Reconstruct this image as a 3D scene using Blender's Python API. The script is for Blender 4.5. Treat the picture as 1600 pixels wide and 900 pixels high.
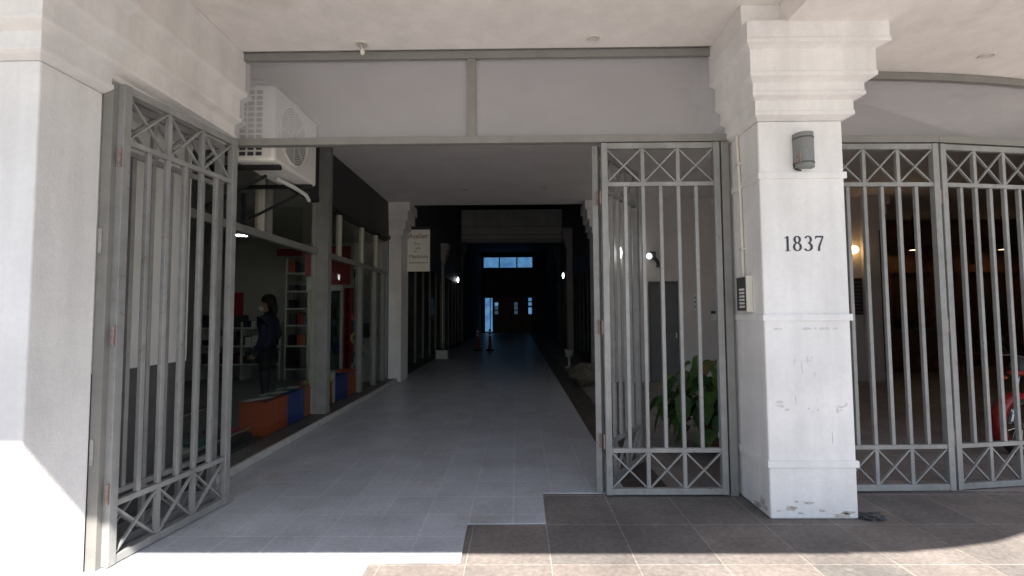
import bpy, bmesh, math, random
from mathutils import Vector, Matrix
R = math.radians
random.seed(7)
S = bpy.context.scene
for o in list(S.objects): bpy.data.objects.remove(o)
C = S.collection

# ------------------------------------------------------------------ camera
F = 750.0
cd = bpy.data.cameras.new('camera'); cam = bpy.data.objects.new('camera', cd); C.objects.link(cam)
cam.location = (0, 0, 1.5)
cam.matrix_world = (Matrix.Translation((0, 0, 1.5)) @ Matrix.Rotation(math.atan(8/F), 4, 'Z')
                    @ Matrix.Rotation(math.pi/2 + math.atan(40/F), 4, 'X') @ Matrix.Rotation(-R(.35), 4, 'Z'))
cd.sensor_width = 36; cd.lens = 36*F/1600; cd.clip_start = .05; cd.clip_end = 500
S.camera = cam
# ------------------------------------------------------------------ light
SUN = Vector((-.4, 1, -1.38)).normalized()          # direction the light travels
sd = bpy.data.lights.new('sun', 'SUN'); sun = bpy.data.objects.new('sun', sd); C.objects.link(sun)
sd.energy = 5; sd.angle = R(.5); sd.color = (1, .94, .86)
sun.rotation_euler = SUN.to_track_quat('-Z', 'Y').to_euler()
W = bpy.data.worlds.new('World'); S.world = W; W.use_nodes = True
wn = W.node_tree.nodes; wl = W.node_tree.links
bg = wn.get('Background') or wn.new('ShaderNodeBackground')
sky = wn.new('ShaderNodeTexSky'); sky.sky_type = 'NISHITA'; sky.sun_disc = False
sky.sun_elevation = math.asin(-SUN.z); sky.sun_rotation = math.atan2(-SUN.x, -SUN.y)
wl.new(sky.outputs[0], bg.inputs[0]); bg.inputs[1].default_value = .07
S.view_settings.view_transform = 'Standard'; S.view_settings.look = 'None'
S.view_settings.gamma = 1; S.view_settings.use_curve_mapping = False
S.view_settings.exposure = 1.70
S.cycles.max_bounces = 12; S.cycles.diffuse_bounces = 6; S.cycles.transparent_max_bounces = 16

# ------------------------------------------------------------------ materials
MATS = {}
def mat(name, col, rough=.7, var=.12, scale=6, metal=0, bump=0, bscale=60, stain=None, emit=None, spec=.5, streak=0):
    m = bpy.data.materials.new(name); m.use_nodes = True; MATS[name] = m
    n = m.node_tree.nodes; l = m.node_tree.links; p = n['Principled BSDF']
    p.inputs['Roughness'].default_value = rough; p.inputs['Metallic'].default_value = metal
    p.inputs['Specular IOR Level'].default_value = spec
    tc = n.new('ShaderNodeNewGeometry')
    no = n.new('ShaderNodeTexNoise'); no.inputs['Scale'].default_value = scale; no.inputs['Detail'].default_value = 6
    l.new(tc.outputs['Position'], no.inputs['Vector'])
    cr = n.new('ShaderNodeValToRGB'); l.new(no.outputs[0], cr.inputs[0])
    cr.color_ramp.elements[0].position = .3; cr.color_ramp.elements[1].position = .7
    cr.color_ramp.elements[0].color = [c*(1-var) for c in col] + [1]
    cr.color_ramp.elements[1].color = [min(1, c*(1+var)) for c in col] + [1]
    out = cr.outputs[0]
    if stain:
        scol, sscale, lo, hi = stain
        s = n.new('ShaderNodeTexNoise'); s.inputs['Scale'].default_value = sscale; s.inputs['Detail'].default_value = 9
        s.inputs['Roughness'].default_value = .65
        l.new(tc.outputs['Position'], s.inputs['Vector'])
        r = n.new('ShaderNodeMapRange'); r.inputs[1].default_value = lo; r.inputs[2].default_value = hi
        l.new(s.outputs[0], r.inputs[0])
        mx = n.new('ShaderNodeMix'); mx.data_type = 'RGBA'
        l.new(r.outputs[0], mx.inputs[0]); l.new(out, mx.inputs[6]); mx.inputs[7].default_value = list(scol) + [1]
        out = mx.outputs[2]
    for k, (vec, lo_) in enumerate((((5, 5, .45), 1-streak), ((1.1, 1.1, 1.6), 1-streak*.7), ((30, 30, 30), 1-streak*.2)) if streak else ()):
        mp = n.new('ShaderNodeMapping'); mp.inputs['Scale'].default_value = vec; l.new(tc.outputs['Position'], mp.inputs['Vector'])
        s = n.new('ShaderNodeTexNoise'); s.inputs['Scale'].default_value = 1; s.inputs['Detail'].default_value = 8; s.inputs['Roughness'].default_value = .6
        l.new(mp.outputs[0], s.inputs['Vector'])
        r = n.new('ShaderNodeMapRange'); r.inputs[1].default_value = .38; r.inputs[2].default_value = .62
        r.inputs[3].default_value = lo_; r.inputs[4].default_value = 1.02; l.new(s.outputs[0], r.inputs[0])
        mx = n.new('ShaderNodeMix'); mx.data_type = 'RGBA'; mx.blend_type = 'MULTIPLY'; mx.inputs[0].default_value = 1
        l.new(out, mx.inputs[6]); l.new(r.outputs[0], mx.inputs[7]); out = mx.outputs[2]
    l.new(out, p.inputs['Base Color'])
    if bump:
        b = n.new('ShaderNodeTexNoise'); b.inputs['Scale'].default_value = bscale; b.inputs['Detail'].default_value = 5
        l.new(tc.outputs['Position'], b.inputs['Vector'])
        bp = n.new('ShaderNodeBump'); bp.inputs['Strength'].default_value = bump; bp.inputs['Distance'].default_value = .01
        l.new(b.outputs[0], bp.inputs['Height']); l.new(bp.outputs[0], p.inputs['Normal'])
    if emit:
        p.inputs['Emission Color'].default_value = list(emit[0]) + [1]; p.inputs['Emission Strength'].default_value = emit[1]
    return m
def tiles(name, col, grout, sx, sy, ox, oy, gap, rough, var, mott=.2, mscale=5, bump=.3, stain=None, tint=None, gvis=1.0):
    """square tiles laid on world x/y, each tile slightly different"""
    m = bpy.data.materials.new(name); m.use_nodes = True; MATS[name] = m
    n = m.node_tree.nodes; l = m.node_tree.links; p = n['Principled BSDF']
    p.inputs['Specular IOR Level'].default_value = .3
    g = n.new('ShaderNodeNewGeometry')
    mp = n.new('ShaderNodeMapping'); mp.inputs['Location'].default_value = (-ox/sx, -oy/sy, 0)
    mp.inputs['Scale'].default_value = (1/sx, 1/sy, 1)
    l.new(g.outputs['Position'], mp.inputs['Vector'])
    bt = n.new('ShaderNodeTexBrick'); bt.offset = 0; bt.squash = 1
    bt.inputs['Scale'].default_value = 1; bt.inputs['Brick Width'].default_value = 1; bt.inputs['Row Height'].default_value = 1
    bt.inputs['Mortar Size'].default_value = gap/sx; bt.inputs['Mortar Smooth'].default_value = .3
    bt.inputs['Color1'].default_value = [c*(1-var) for c in col] + [1]
    bt.inputs['Color2'].default_value = [c*(1+var)*t for c, t in zip(col, tint or (1, 1, 1))] + [1]
    bt.inputs['Mortar'].default_value = list(grout) + [1]
    l.new(mp.outputs[0], bt.inputs['Vector'])
    out = bt.outputs['Color']
    for sc, am, hs in ((mscale, mott, 9), (mscale*14, mott*.8, 4)):
        no = n.new('ShaderNodeTexNoise'); no.inputs['Scale'].default_value = sc; no.inputs['Detail'].default_value = hs
        l.new(g.outputs['Position'], no.inputs['Vector'])
        mr = n.new('ShaderNodeMapRange'); mr.inputs[1].default_value = .3; mr.inputs[2].default_value = .7
        mr.inputs[3].default_value = 1-am; mr.inputs[4].default_value = 1+am
        l.new(no.outputs[0], mr.inputs[0])
        mx = n.new('ShaderNodeMix'); mx.data_type = 'RGBA'; mx.blend_type = 'MULTIPLY'; mx.inputs[0].default_value = 1
        l.new(out, mx.inputs[6]); l.new(mr.outputs[0], mx.inputs[7]); out = mx.outputs[2]
    if stain:
        scol, sscale, lo, hi = stain
        s = n.new('ShaderNodeTexNoise'); s.inputs['Scale'].default_value = sscale; s.inputs['Detail'].default_value = 10
        s.inputs['Roughness'].default_value = .7
        l.new(g.outputs['Position'], s.inputs['Vector'])
        r = n.new('ShaderNodeMapRange'); r.inputs[1].default_value = lo; r.inputs[2].default_value = hi
        l.new(s.outputs[0], r.inputs[0])
        mx = n.new('ShaderNodeMix'); mx.data_type = 'RGBA'
        l.new(r.outputs[0], mx.inputs[0]); l.new(out, mx.inputs[6]); mx.inputs[7].default_value = list(scol) + [1]
        out = mx.outputs[2]
    l.new(out, p.inputs['Base Color'])
    no2 = n.new('ShaderNodeTexNoise'); no2.inputs['Scale'].default_value = 7
    l.new(g.outputs['Position'], no2.inputs['Vector'])
    mr = n.new('ShaderNodeMapRange'); mr.inputs[3].default_value = rough*.75; mr.inputs[4].default_value = min(1, rough*1.3)
    l.new(no2.outputs[0], mr.inputs[0]); l.new(mr.outputs[0], p.inputs['Roughness'])
    inv = n.new('ShaderNodeMath'); inv.operation = 'SUBTRACT'; inv.inputs[0].default_value = 1; l.new(bt.outputs['Fac'], inv.inputs[1])
    no3 = n.new('ShaderNodeTexNoise'); no3.inputs['Scale'].default_value = 45; no3.inputs['Detail'].default_value = 6
    l.new(g.outputs['Position'], no3.inputs['Vector'])
    ad = n.new('ShaderNodeMath'); ad.operation = 'MULTIPLY_ADD'; ad.inputs[1].default_value = bump
    l.new(no3.outputs[0], ad.inputs[0]); l.new(inv.outputs[0], ad.inputs[2])
    bp = n.new('ShaderNodeBump'); bp.inputs['Strength'].default_value = .5; bp.inputs['Distance'].default_value = .006
    l.new(ad.outputs[0], bp.inputs['Height']); l.new(bp.outputs[0], p.inputs['Normal'])
    return m
def glass(name, col, fac, rough=.02, body=None, bodyfac=0):
    """thin pane: mostly see-through, part mirror, part milky body"""
    m = bpy.data.materials.new(name); m.use_nodes = True; MATS[name] = m
    n = m.node_tree.nodes; l = m.node_tree.links; n.remove(n['Principled BSDF'])
    out = n['Material Output']
    t = n.new('ShaderNodeBsdfTransparent'); t.inputs[0].default_value = list(col) + [1]
    g = n.new('ShaderNodeBsdfGlossy'); g.inputs['Roughness'].default_value = rough
    mx = n.new('ShaderNodeMixShader'); mx.inputs[0].default_value = fac
    l.new(t.outputs[0], mx.inputs[1]); l.new(g.outputs[0], mx.inputs[2]); last = mx
    if body:
        d = n.new('ShaderNodeBsdfDiffuse'); d.inputs[0].default_value = list(body) + [1]
        mx2 = n.new('ShaderNodeMixShader'); mx2.inputs[0].default_value = bodyfac
        geo = n.new('ShaderNodeNewGeometry'); no = n.new('ShaderNodeTexNoise'); no.inputs['Scale'].default_value = 1.3; no.inputs['Detail'].default_value = 5
        l.new(geo.outputs['Position'], no.inputs['Vector'])
        mr = n.new('ShaderNodeMapRange'); mr.inputs[1].default_value = .3; mr.inputs[2].default_value = .7
        mr.inputs[3].default_value = bodyfac*.88; mr.inputs[4].default_value = min(1, bodyfac*1.08)
        l.new(no.outputs[0], mr.inputs[0]); l.new(mr.outputs[0], mx2.inputs[0])
        l.new(mx.outputs[0], mx2.inputs[1]); l.new(d.outputs[0], mx2.inputs[2]); last = mx2
    l.new(last.outputs[0], out.inputs[0])
    return m

mat('white_board', (.88, .87, .84), .7, .03, 4)
mat('faint_stain', (.62, .60, .58), .9, .06, 12)
mat('plaster', (.77, .75, .73), streak=.09, rough=.85, var=.05, scale=2.5, bump=.25, bscale=90, stain=((.50, .46, .42), 3.3, .70, .80))
mat('pillar_paint', (.79, .78, .775), .75, .04, 3, streak=.085, bump=.3, bscale=70, stain=((.46, .42, .39), 4.1, .71, .78))
mat('chipped_plaster', (.50, .45, .41), .95, .3, 25, bump=.8, bscale=60)
mat('plaster_ceiling', (.82, .79, .76), .9, .03, 1.5, streak=.06, bump=.12, bscale=40, stain=((.60, .55, .50), 1.4, .55, .85))
mat('inner_ceiling', (.82, .78, .76), .9, .05, 2, bump=.2, bscale=50)
mat('hall_wall', (.55, .515, .50), .85, .06, 2, bump=.2)
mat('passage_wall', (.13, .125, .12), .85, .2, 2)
mat('rear_wall', (.008, .007, .008), .9, .3, 2)  # near-black: darkness of the far passage put into the wall colour
mat('dark_brown', (.17, .095, .085), .6, .4, 3, stain=((.26, .13, .09), 1.7, .45, .65))
mat('dark_panel', (.035, .033, .033), .55, .2, 2)
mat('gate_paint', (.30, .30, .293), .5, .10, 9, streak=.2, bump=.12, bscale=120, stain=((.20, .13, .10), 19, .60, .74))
mat('gate_dark_grey', (.21, .205, .19), .5, .08, 9, bump=.1, stain=((.22, .17, .14), 14, .70, .8))  # darker grey for posts and transom frames
mat('rust', (.24, .17, .15), .8, .35, 60)
mat('steel', (.45, .44, .42), .4, .15, 40, metal=.7)
mat('cream', (.62, .59, .52), .5, .05, 10)
mat('dark_grey', (.05, .05, .055), .5, .1, 10)
mat('black', (.012, .012, .013), .5, .1, 10)
mat('number_paint', (.02, .022, .035), .45, .1, 10)
mat('lamp_grey', (.20, .21, .205), .45, .06, 30)
mat('ac_white', (.78, .76, .71), .45, .05, 6, stain=((.4, .37, .33), 9, .62, .8))
mat('shopframe', (.25, .25, .235), .5, .1, 8, streak=.15)
mat('shopframe_light', (.55, .53, .44), .5, .05, 8)
mat('shop_wall', (.46, .44, .41), .85, .06, 2)
mat('dado_grey', (.13, .13, .135), .8, .1, 4)
mat('marble', (.50, .49, .47), .5, .15, 12)
mat('ledge_dark', (.10, .095, .09), .5, .3, 10)
mat('pale_blue', (.35, .38, .48), .7, .1, 6)
mat('red', (.38, .025, .04), .6, .1, 10)
mat('red_dark', (.25, .02, .02), .6, .1, 10)
mat('motor_red', (.24, .014, .016), .25, .05, 10)
mat('orange_plastic', (.48, .095, .03), .45, .1, 5)
mat('cone_orange', (.25, .02, .01), .5, .1, 10)
mat('blue_plastic', (.03, .07, .30), .45, .1, 5)
mat('white_plastic', (.65, .65, .63), .5, .05, 10)
mat('green_print', (.05, .17, .14), .6, .2, 20)
mat('yellow', (.55, .42, .12), .6, .1, 10)
mat('cyan', (.05, .25, .45), .6, .1, 10)
mat('pink', (.55, .2, .25), .6, .1, 10)
mat('skin', (.42, .25, .18), .6, .05, 20)
mat('hair', (.012, .009, .008), .6, .2, 60)
mat('navy', (.018, .024, .06), .85, .2, 25)
mat('trousers', (.03, .03, .036), .9, .15, 25)
mat('mask_white', (.7, .72, .72), .8, .03, 25)
mat('leaf', (.042, .10, .028), .5, .4, 22)
mat('leaf_light', (.10, .18, .045), .5, .35, 22)
mat('leaf_dry', (.16, .14, .05), .6, .3, 8)
mat('stem', (.06, .08, .03), .7, .2, 20)
mat('soil', (.03, .02, .015), 1, .3, 60)
mat('clay', (.22, .10, .06), .8, .15, 12)
mat('sack', (.10, .085, .06), .95, .4, 14, bump=1, bscale=18)
mat('chrome', (.6, .6, .6), .2, .05, 20, metal=1)
mat('tyre', (.015, .015, .015), .85, .1, 30)
mat('sign_white', (.80, .79, .70), .6, .05, 9)
mat('sign_brown', (.22, .12, .03), .6, .1, 10)
mat('sign_ink', (.06, .07, .06), .6, .1, 10)
mat('wood', (.17, .085, .06), .5, .3, 9)
mat('road_bounce', (.27, .268, .265), .9, .12, 2, bump=.4)  # unseen street, made pale to bounce light up to the ceilings
mat('kerb', (.35, .33, .31), .9, .15, 9, bump=.3)
mat('lamp_white', (1, 1, .95), .5, 0, emit=((.92, 1, .96), 2.6))
mat('lamp_warm', (1, .8, .5), .5, 0, emit=((1, .62, .25), 3.2))
mat('shop_light', (1, 1, 1), .5, 0, emit=((.9, 1, .97), 15))
mat('bulb', (.7, .68, .6), .2, .05, 20)
tiles('floor_tile', (.44, .455, .49), (.55, .555, .565), .32, .352, -.36, 3.66, .006, .34, .045, .12, 2.3, .15, ((.30, .27, .24), 1.9, .55, .80))
tiles('hall_tile', (.27, .235, .225), (.12, .10, .10), .4, .4, 0, 0, .005, .5, .12, .15, 4, .1)
tiles('granite', (.075, .058, .05), (.04, .035, .03), .38, .38, .9, 0, .004, .5, .1, .3, 9, .1)
tiles('stone', (.160, .148, .141), (.26, .235, .21), .515, .55, .195, 3.51, .005, .85, .13, .22, 2.2, 1.2, ((.26, .24, .22), 3.3, .63, .80), (1.05, .98, .94))
mat('shop_floor', (.12, .12, .12), .5, .1, 4)
glass('shop_glass', (.86, .88, .86), .06)
glass('dark_glass', (.25, .27, .27), .07)
glass('frosted', (.92, .93, .95), .03, .2, (.74, .72, .73), .22)
glass('fridge_glass', (.75, .82, .85), .06)
# back windows: bluish daylight through dirty panes
m = mat('window_daylight', (.1, .2, .3), .3, 0)
n = m.node_tree.nodes; l = m.node_tree.links; p = n['Principled BSDF']
g_ = n.new('ShaderNodeNewGeometry'); no = n.new('ShaderNodeTexNoise'); no.inputs['Scale'].default_value = 1.6; no.inputs['Detail'].default_value = 8
l.new(g_.outputs['Position'], no.inputs['Vector']); cr = n.new('ShaderNodeValToRGB'); l.new(no.outputs[0], cr.inputs[0])
cr.color_ramp.elements[0].position = .35; cr.color_ramp.elements[0].color = (.04, .12, .27, 1)
cr.color_ramp.elements[1].position = .66; cr.color_ramp.elements[1].color = (.09, .22, .40, 1)
l.new(cr.outputs[0], p.inputs['Emission Color']); p.inputs['Emission Strength'].default_value = .38
mat('window_dim', (.02, .03, .04), .4, 0, emit=((.05, .10, .16), .18))

# ------------------------------------------------------------------ mesh helpers
class MB:
    def __init__(s): s.b = bmesh.new(); s.smooth = False
    def box(s, x0, x1, y0, y1, z0, z1, M=None):
        v = [s.b.verts.new(Vector(q)) for q in ((x0,y0,z0),(x1,y0,z0),(x1,y1,z0),(x0,y1,z0),(x0,y0,z1),(x1,y0,z1),(x1,y1,z1),(x0,y1,z1))]
        if M is not None:
            for q in v: q.co = M @ q.co
        for f in ((0,3,2,1),(4,5,6,7),(0,1,5,4),(1,2,6,5),(2,3,7,6),(3,0,4,7)): s.b.faces.new([v[i] for i in f])
        return s
    def bar(s, a, b, w, h=None, up=(0,0,1)):
        a = Vector(a); b = Vector(b); d = (b-a); L = d.length; d.normalize(); up = Vector(up)
        if abs(d.dot(up)) > .98: up = Vector((0,1,0))
        x = d.cross(up).normalized(); u = x.cross(d)
        M = Matrix((( d.x, x.x, u.x, a.x),(d.y, x.y, u.y, a.y),(d.z, x.z, u.z, a.z),(0,0,0,1)))
        h = h or w
        return s.box(0, L, -w/2, w/2, -h/2, h/2, M)
    def tube(s, pts, r, seg=10, cap=True):
        pts = [Vector(p) for p in pts]; rs = r if isinstance(r, (list, tuple)) else [r]*len(pts)
        rings = []; ref = None
        for i, p in enumerate(pts):
            t = (pts[min(i+1, len(pts)-1)] - pts[max(i-1, 0)]).normalized()
            if ref is None or abs(t.dot(ref)) > .95: ref = Vector((0,0,1)) if abs(t.z) < .9 else Vector((0,1,0))
            x = t.cross(ref).normalized(); y = t.cross(x); ref = -(y) if False else ref
            rings.append([s.b.verts.new(p + rs[i]*(math.cos(k*2*math.pi/seg)*x + math.sin(k*2*math.pi/seg)*y)) for k in range(seg)])
        for a, b in zip(rings, rings[1:]):
            for k in range(seg): s.b.faces.new((a[k], a[(k+1)%seg], b[(k+1)%seg], b[k]))
        if cap: s.b.faces.new(rings[0][::-1]); s.b.faces.new(rings[-1])
        return s
    def lathe(s, prof, c, seg=24, axis='Z', cap=True):
        c = Vector(c); rings = []
        for r_, h in prof:
            ring = []
            for k in range(seg):
                a = k*2*math.pi/seg; q = (r_*math.cos(a), r_*math.sin(a), h)
                if axis == 'X': q = (q[2], q[0], q[1])
                if axis == 'Y': q = (q[0], q[2], q[1])
                ring.append(s.b.verts.new(c + Vector(q)))
            rings.append(ring)
        for a, b in zip(rings, rings[1:]):
            for k in range(seg): s.b.faces.new((a[k], a[(k+1)%seg], b[(k+1)%seg], b[k]))
        if cap: s.b.faces.new(rings[0][::-1]); s.b.faces.new(rings[-1])
        return s
    def prism(s, poly, z0, z1, f=None):
        """polygon in a plane extruded; f maps (u,v,w)->xyz"""
        f = f or (lambda u, v, w: (u, v, w))
        a = [s.b.verts.new(f(u, v, z0)) for u, v in poly]; b = [s.b.verts.new(f(u, v, z1)) for u, v in poly]
        n_ = len(poly)
        s.b.faces.new(a[::-1]); s.b.faces.new(b)
        for i in range(n_): s.b.faces.new((a[i], a[(i+1)%n_], b[(i+1)%n_], b[i]))
        return s
    def ell(s, c, r, seg=16, rings=10, M=None):
        t = bmesh.new(); bmesh.ops.create_uvsphere(t, u_segments=seg, v_segments=rings, radius=1)
        vs = {}
        for v in t.verts:
            q = Vector((v.co.x*r[0], v.co.y*r[1], v.co.z*r[2]))
            if M is not None: q = M @ q
            vs[v.index] = s.b.verts.new(Vector(c) + q)
        for f in t.faces: s.b.faces.new([vs[v.index] for v in f.verts])
        t.free(); return s
    def build(s, name, material, parent=None, bevel=0, smooth=False, origin=None):
        bmesh.ops.recalc_face_normals(s.b, faces=s.b.faces)
        if parent is not None: org = WL[parent.name]
        elif origin is not None: org = Vector(origin)
        else:
            xs = [v.co.x for v in s.b.verts]; ys = [v.co.y for v in s.b.verts]; zs = [v.co.z for v in s.b.verts]
            org = Vector(((min(xs)+max(xs))/2, (min(ys)+max(ys))/2, min(zs)))
        for v in s.b.verts: v.co -= org
        me = bpy.data.meshes.new(name); s.b.to_mesh(me); s.b.free()
        me.materials.append(MATS[material])
        if smooth:
            for p_ in me.polygons: p_.use_smooth = True
            me.set_sharp_from_angle(angle=R(40))
        o = bpy.data.objects.new(name, me); C.objects.link(o)
        if parent is not None: o.parent = parent; WL[o.name] = org
        else: o.location = org; WL[o.name] = org
        if bevel:
            b = o.modifiers.new('bevel', 'BEVEL'); b.width = bevel; b.segments = 2; b.limit_method = 'ANGLE'
        return o
WL = {}
def tag(o, label=None, cat=None, group=None, kind=None):
    if label: o['label'] = label
    if cat: o['category'] = cat
    if group: o['group'] = group
    if kind: o['kind'] = kind
    return o
def thing(name, label, cat, loc=(0,0,0), group=None):
    o = bpy.data.objects.new(name, None); C.objects.link(o); o.location = loc; WL[o.name] = Vector(loc)
    o.empty_display_size = .1
    return tag(o, label, cat, group)
def copy_tree(o, parent=None):
    c = o.copy(); C.objects.link(c)
    if parent is not None: c.parent = parent
    for ch in [q for q in list(C.objects) if q.parent == o]: copy_tree(ch, c)
    return c
def B(x0, x1, y0, y1, z0, z1): return MB().box(x0, x1, y0, y1, z0, z1)
def text(body, size, material, parent, loc, rot, depth=.003, name='lettering', align='CENTER', sx=1, shear=0):
    cu = bpy.data.curves.new('txt', 'FONT'); cu.body = body; cu.size = size; cu.extrude = depth; cu.align_x = align; cu.shear = shear
    t = bpy.data.objects.new('txt', cu); C.objects.link(t); bpy.context.view_layer.update()
    me = bpy.data.meshes.new_from_object(t.evaluated_get(bpy.context.evaluated_depsgraph_get()))
    bpy.data.objects.remove(t); me.materials.clear(); me.materials.append(MATS[material])
    M = Matrix.Translation(Vector(loc) - WL[parent.name]) @ Matrix.Rotation(rot[2], 4, 'Z') @ Matrix.Rotation(rot[0], 4, 'X') @ Matrix.Diagonal((sx, 1, 1, 1))
    me.transform(M); o = bpy.data.objects.new(name, me); C.objects.link(o); o.parent = parent; return o

# ================================================================== SETTING
tag(B(-60, 60, -70, 60, -.6, -.13).build('ground', 'road_bounce'), kind='structure')
tag(B(-40, 40, -2.2, 30, -.126, -.004).build('sidewalk', 'stone'), kind='structure')
tag(B(-40, 40, -2.36, -2.203, -.126, .0).build('kerb', 'kerb', bevel=.015), kind='structure')
poly = [(-2.95, 2.60), (-.90, 2.60), (-.90, 2.975), (-.355, 2.975), (-.366, 3.505), (.195, 3.515), (.203, 4.09), (.90, 4.09), (.89, 37.4), (-2.8, 37.4), (-2.8, 11), (-2.95, 11)]
tag(MB().prism(poly, -.002, .006).build('tile_floor', 'floor_tile'), kind='structure')
tag(B(.904, 1.28, 4.09, 37.4, -.002, .005).build('granite_strip', 'granite'), kind='structure')
tag(B(1.284, 16, 4.13, 37.4, -.002, .004).build('hall_floor', 'hall_tile'), kind='structure')

# ------------------------------------------------------------------ building body
bd = thing('arcade_building', 'white plastered building with deep portico, left cornice beam and long dark arcade behind the gates', 'building', (0, 4, 0))
def part(nm, mb, m, **k): return mb.build(nm, m, bd, **k)
# slabs (portico ceilings)
part('portico_ceiling', B(-9, 1.95, .5, 4.0, 3.77, 4.3), 'plaster_ceiling')
curve = [(1.953, .5), (3.1, .5), (3.45, .505), (3.8, .56), (4.15, .64), (4.46, .76), (5.0, 1.02), (6.0, 1.6), (8.0, 3.0), (11, 5.2), (14, 9.2), (15.5, 14), (1.953, 14)]
part('portico_ceiling', MB().prism([(x, y) for x, y in curve[:-2]] + [(14.2, 10), (1.953, 3.999)], 3.585, 4.31), 'plaster_ceiling')
part('edge_beam', B(-9, 3.1, .497, .8, 3.57, 3.76), 'plaster')
part('upper_wall', MB().prism([(-9, .52), (3.1, .52), (4.4, .76), (6.0, 1.7), (8, 3.05), (11, 5.2), (14, 9.2), (15.5, 14), (15.5, 38), (-9, 38)], 7.2, 11), 'plaster')  # unseen building mass above, put in to keep sun off the roofs
part('parapet_wall', MB().prism([(-9, .55), (3.1, .55), (4.4, .8), (6.0, 1.45), (8, 2.8), (11, 5.25), (14, 9.25), (15.5, 14), (15.3, 14.1), (13.8, 9.4), (10.8, 5.4), (7.9, 3.0), (5.9, 1.7), (4.3, 1.07), (3.1, .8), (-9, .8)], 4.32, 7.19), 'plaster')  # unseen wall below that mass, also put in against the sun
# inner ceilings
part('inner_ceiling', B(-2.95, 15, 4.003, 11.0, 4.02, 4.31), 'inner_ceiling')
part('inner_ceiling', B(2.3, 15, 11.003, 13.4, 4.02, 4.31), 'inner_ceiling')
part('ceiling_spot_ring', MB().lathe([(.05, 0), (.06, .012), (.035, .012)], (-1.05, 9.6, 4.006)), 'cream')
part('ceiling_spot_ring', MB().lathe([(.05, 0), (.06, .012), (.035, .012)], (.55, 9.5, 4.006)), 'cream')
# lintel above left transom, seen through milky glass; header at portico side
part('lintel', B(-3.6, 1.95, 4.10, 4.2, 3.79, 4.015), 'plaster')
# side wall behind the folded left leaves
part('side_wall', B(-3.4, -2.86, 2.875, 4.14, 1.113, 3.765), 'white_board')
part('side_dado', B(-3.4, -2.87, 2.875, 4.14, 0, 1.11), 'dado_grey')
part('front_wall', B(-9, -3.62, 2.6, 2.9, 0, 3.765), 'plaster')
# cornice beam on the left: stepped profile extruded along y
prof = [(-3.6, 2.955), (-2.505, 2.955), (-2.491, 2.965), (-2.491, 2.998), (-2.453, 3.016), (-2.423, 3.03), (-2.423, 3.054), (-2.439, 3.062), (-2.439, 3.14), (-2.408, 3.158), (-2.381, 3.172), (-2.381, 3.20), (-2.397, 3.208), (-2.397, 3.365), (-2.358, 3.385), (-2.333, 3.40), (-2.333, 3.43), (-2.353, 3.438), (-2.353, 3.768), (-3.6, 3.768)]
part('cornice_beam', MB().prism(prof, 2.7, 4.125, lambda u, v, w: (u, w, v)), 'plaster', bevel=.003)
# hall and arcade walls
part('hall_back_wall', B(1.86, 2.86, 10.5, 10.65, 0, 4.018), 'hall_wall')
part('hall_back_wall', B(2.86, 3.58, 10.5, 10.65, 2.185, 4.018), 'hall_wall')
part('hall_back_wall', B(3.58, 4.32, 10.5, 10.65, 0, 4.018), 'hall_wall')
part('hall_back_wall', B(4.32, 5.25, 10.5, 10.65, 2.185, 4.018), 'hall_wall')
part('hall_back_wall', B(5.25, 7.75, 10.5, 10.65, 0, 4.018), 'hall_wall')
part('room_wall', B(1.9, 7.74, 11.35, 11.4, 0, 4.018), 'dark_panel')
part('hall_side_wall', B(7.6, 7.748, 10.66, 13.0, 0, 4.018), 'hall_wall')
part('shop_wall', B(7.3, 15.4, 13.3, 13.45, 0, 4.018), 'dark_brown')
part('outer_wall', MB().prism([(5.66, 4.9), (5.75, 4.8), (14.6, 13.2), (14.5, 13.3)], 0, 4.0), 'hall_wall')
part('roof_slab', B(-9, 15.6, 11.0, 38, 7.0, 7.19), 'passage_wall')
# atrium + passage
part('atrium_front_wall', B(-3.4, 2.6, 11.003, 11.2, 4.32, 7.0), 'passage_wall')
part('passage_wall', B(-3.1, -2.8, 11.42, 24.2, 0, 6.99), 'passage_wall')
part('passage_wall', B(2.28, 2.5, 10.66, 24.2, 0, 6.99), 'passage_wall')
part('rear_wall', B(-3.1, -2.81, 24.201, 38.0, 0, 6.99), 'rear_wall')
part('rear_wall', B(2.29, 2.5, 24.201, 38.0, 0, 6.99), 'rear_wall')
part('end_wall', MB().box(-2.8, -2.6, 37.4, 37.6, 0, 6.9).box(1.2, 2.28, 37.4, 37.6, 0, 6.9).box(-2.6, 1.2, 37.4, 37.6, 2.78, 5.1).box(-2.6, 1.2, 37.4, 37.6, 5.9, 6.9), 'dark_panel')
part('back_cover', B(-3.4, 2.8, 38, 38.1, 0, 7), 'dark_panel')
bw = part('far_cross_beam', B(-2.79, 2.27, 24, 24.4, 5.1, 6.75), 'plaster')
for z0, z1, o_ in ((5.1, 5.28, .05), (5.42, 5.5, .04), (5.85, 5.9, .06)):
    B(-2.785, 2.265, 24-o_, 24.003, z0+.003, z1).build('moulding', 'hall_wall', bw)
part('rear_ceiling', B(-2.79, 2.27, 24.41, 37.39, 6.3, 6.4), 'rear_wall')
def pilaster(x0, x1, y0, y1, zt, side, m='plaster'):
    b = MB().box(x0, x1, y0, y1, 0, zt-.75)
    for k, (z0, z1) in enumerate(((zt-.75, zt-.6), (zt-.6, zt-.42), (zt-.42, zt-.2), (zt-.2, zt))):
        o_ = .05*(k+1)
        b.box(x0-(o_ if side < 0 else .01), x1+(o_ if side > 0 else .01), y0-o_*.4, y1+o_*.3, z0+.001, z1)
    return part('pilaster', b, m)
pilaster(-2.88, -2.60, 10.72, 11.4, 4.018, 1)
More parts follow.
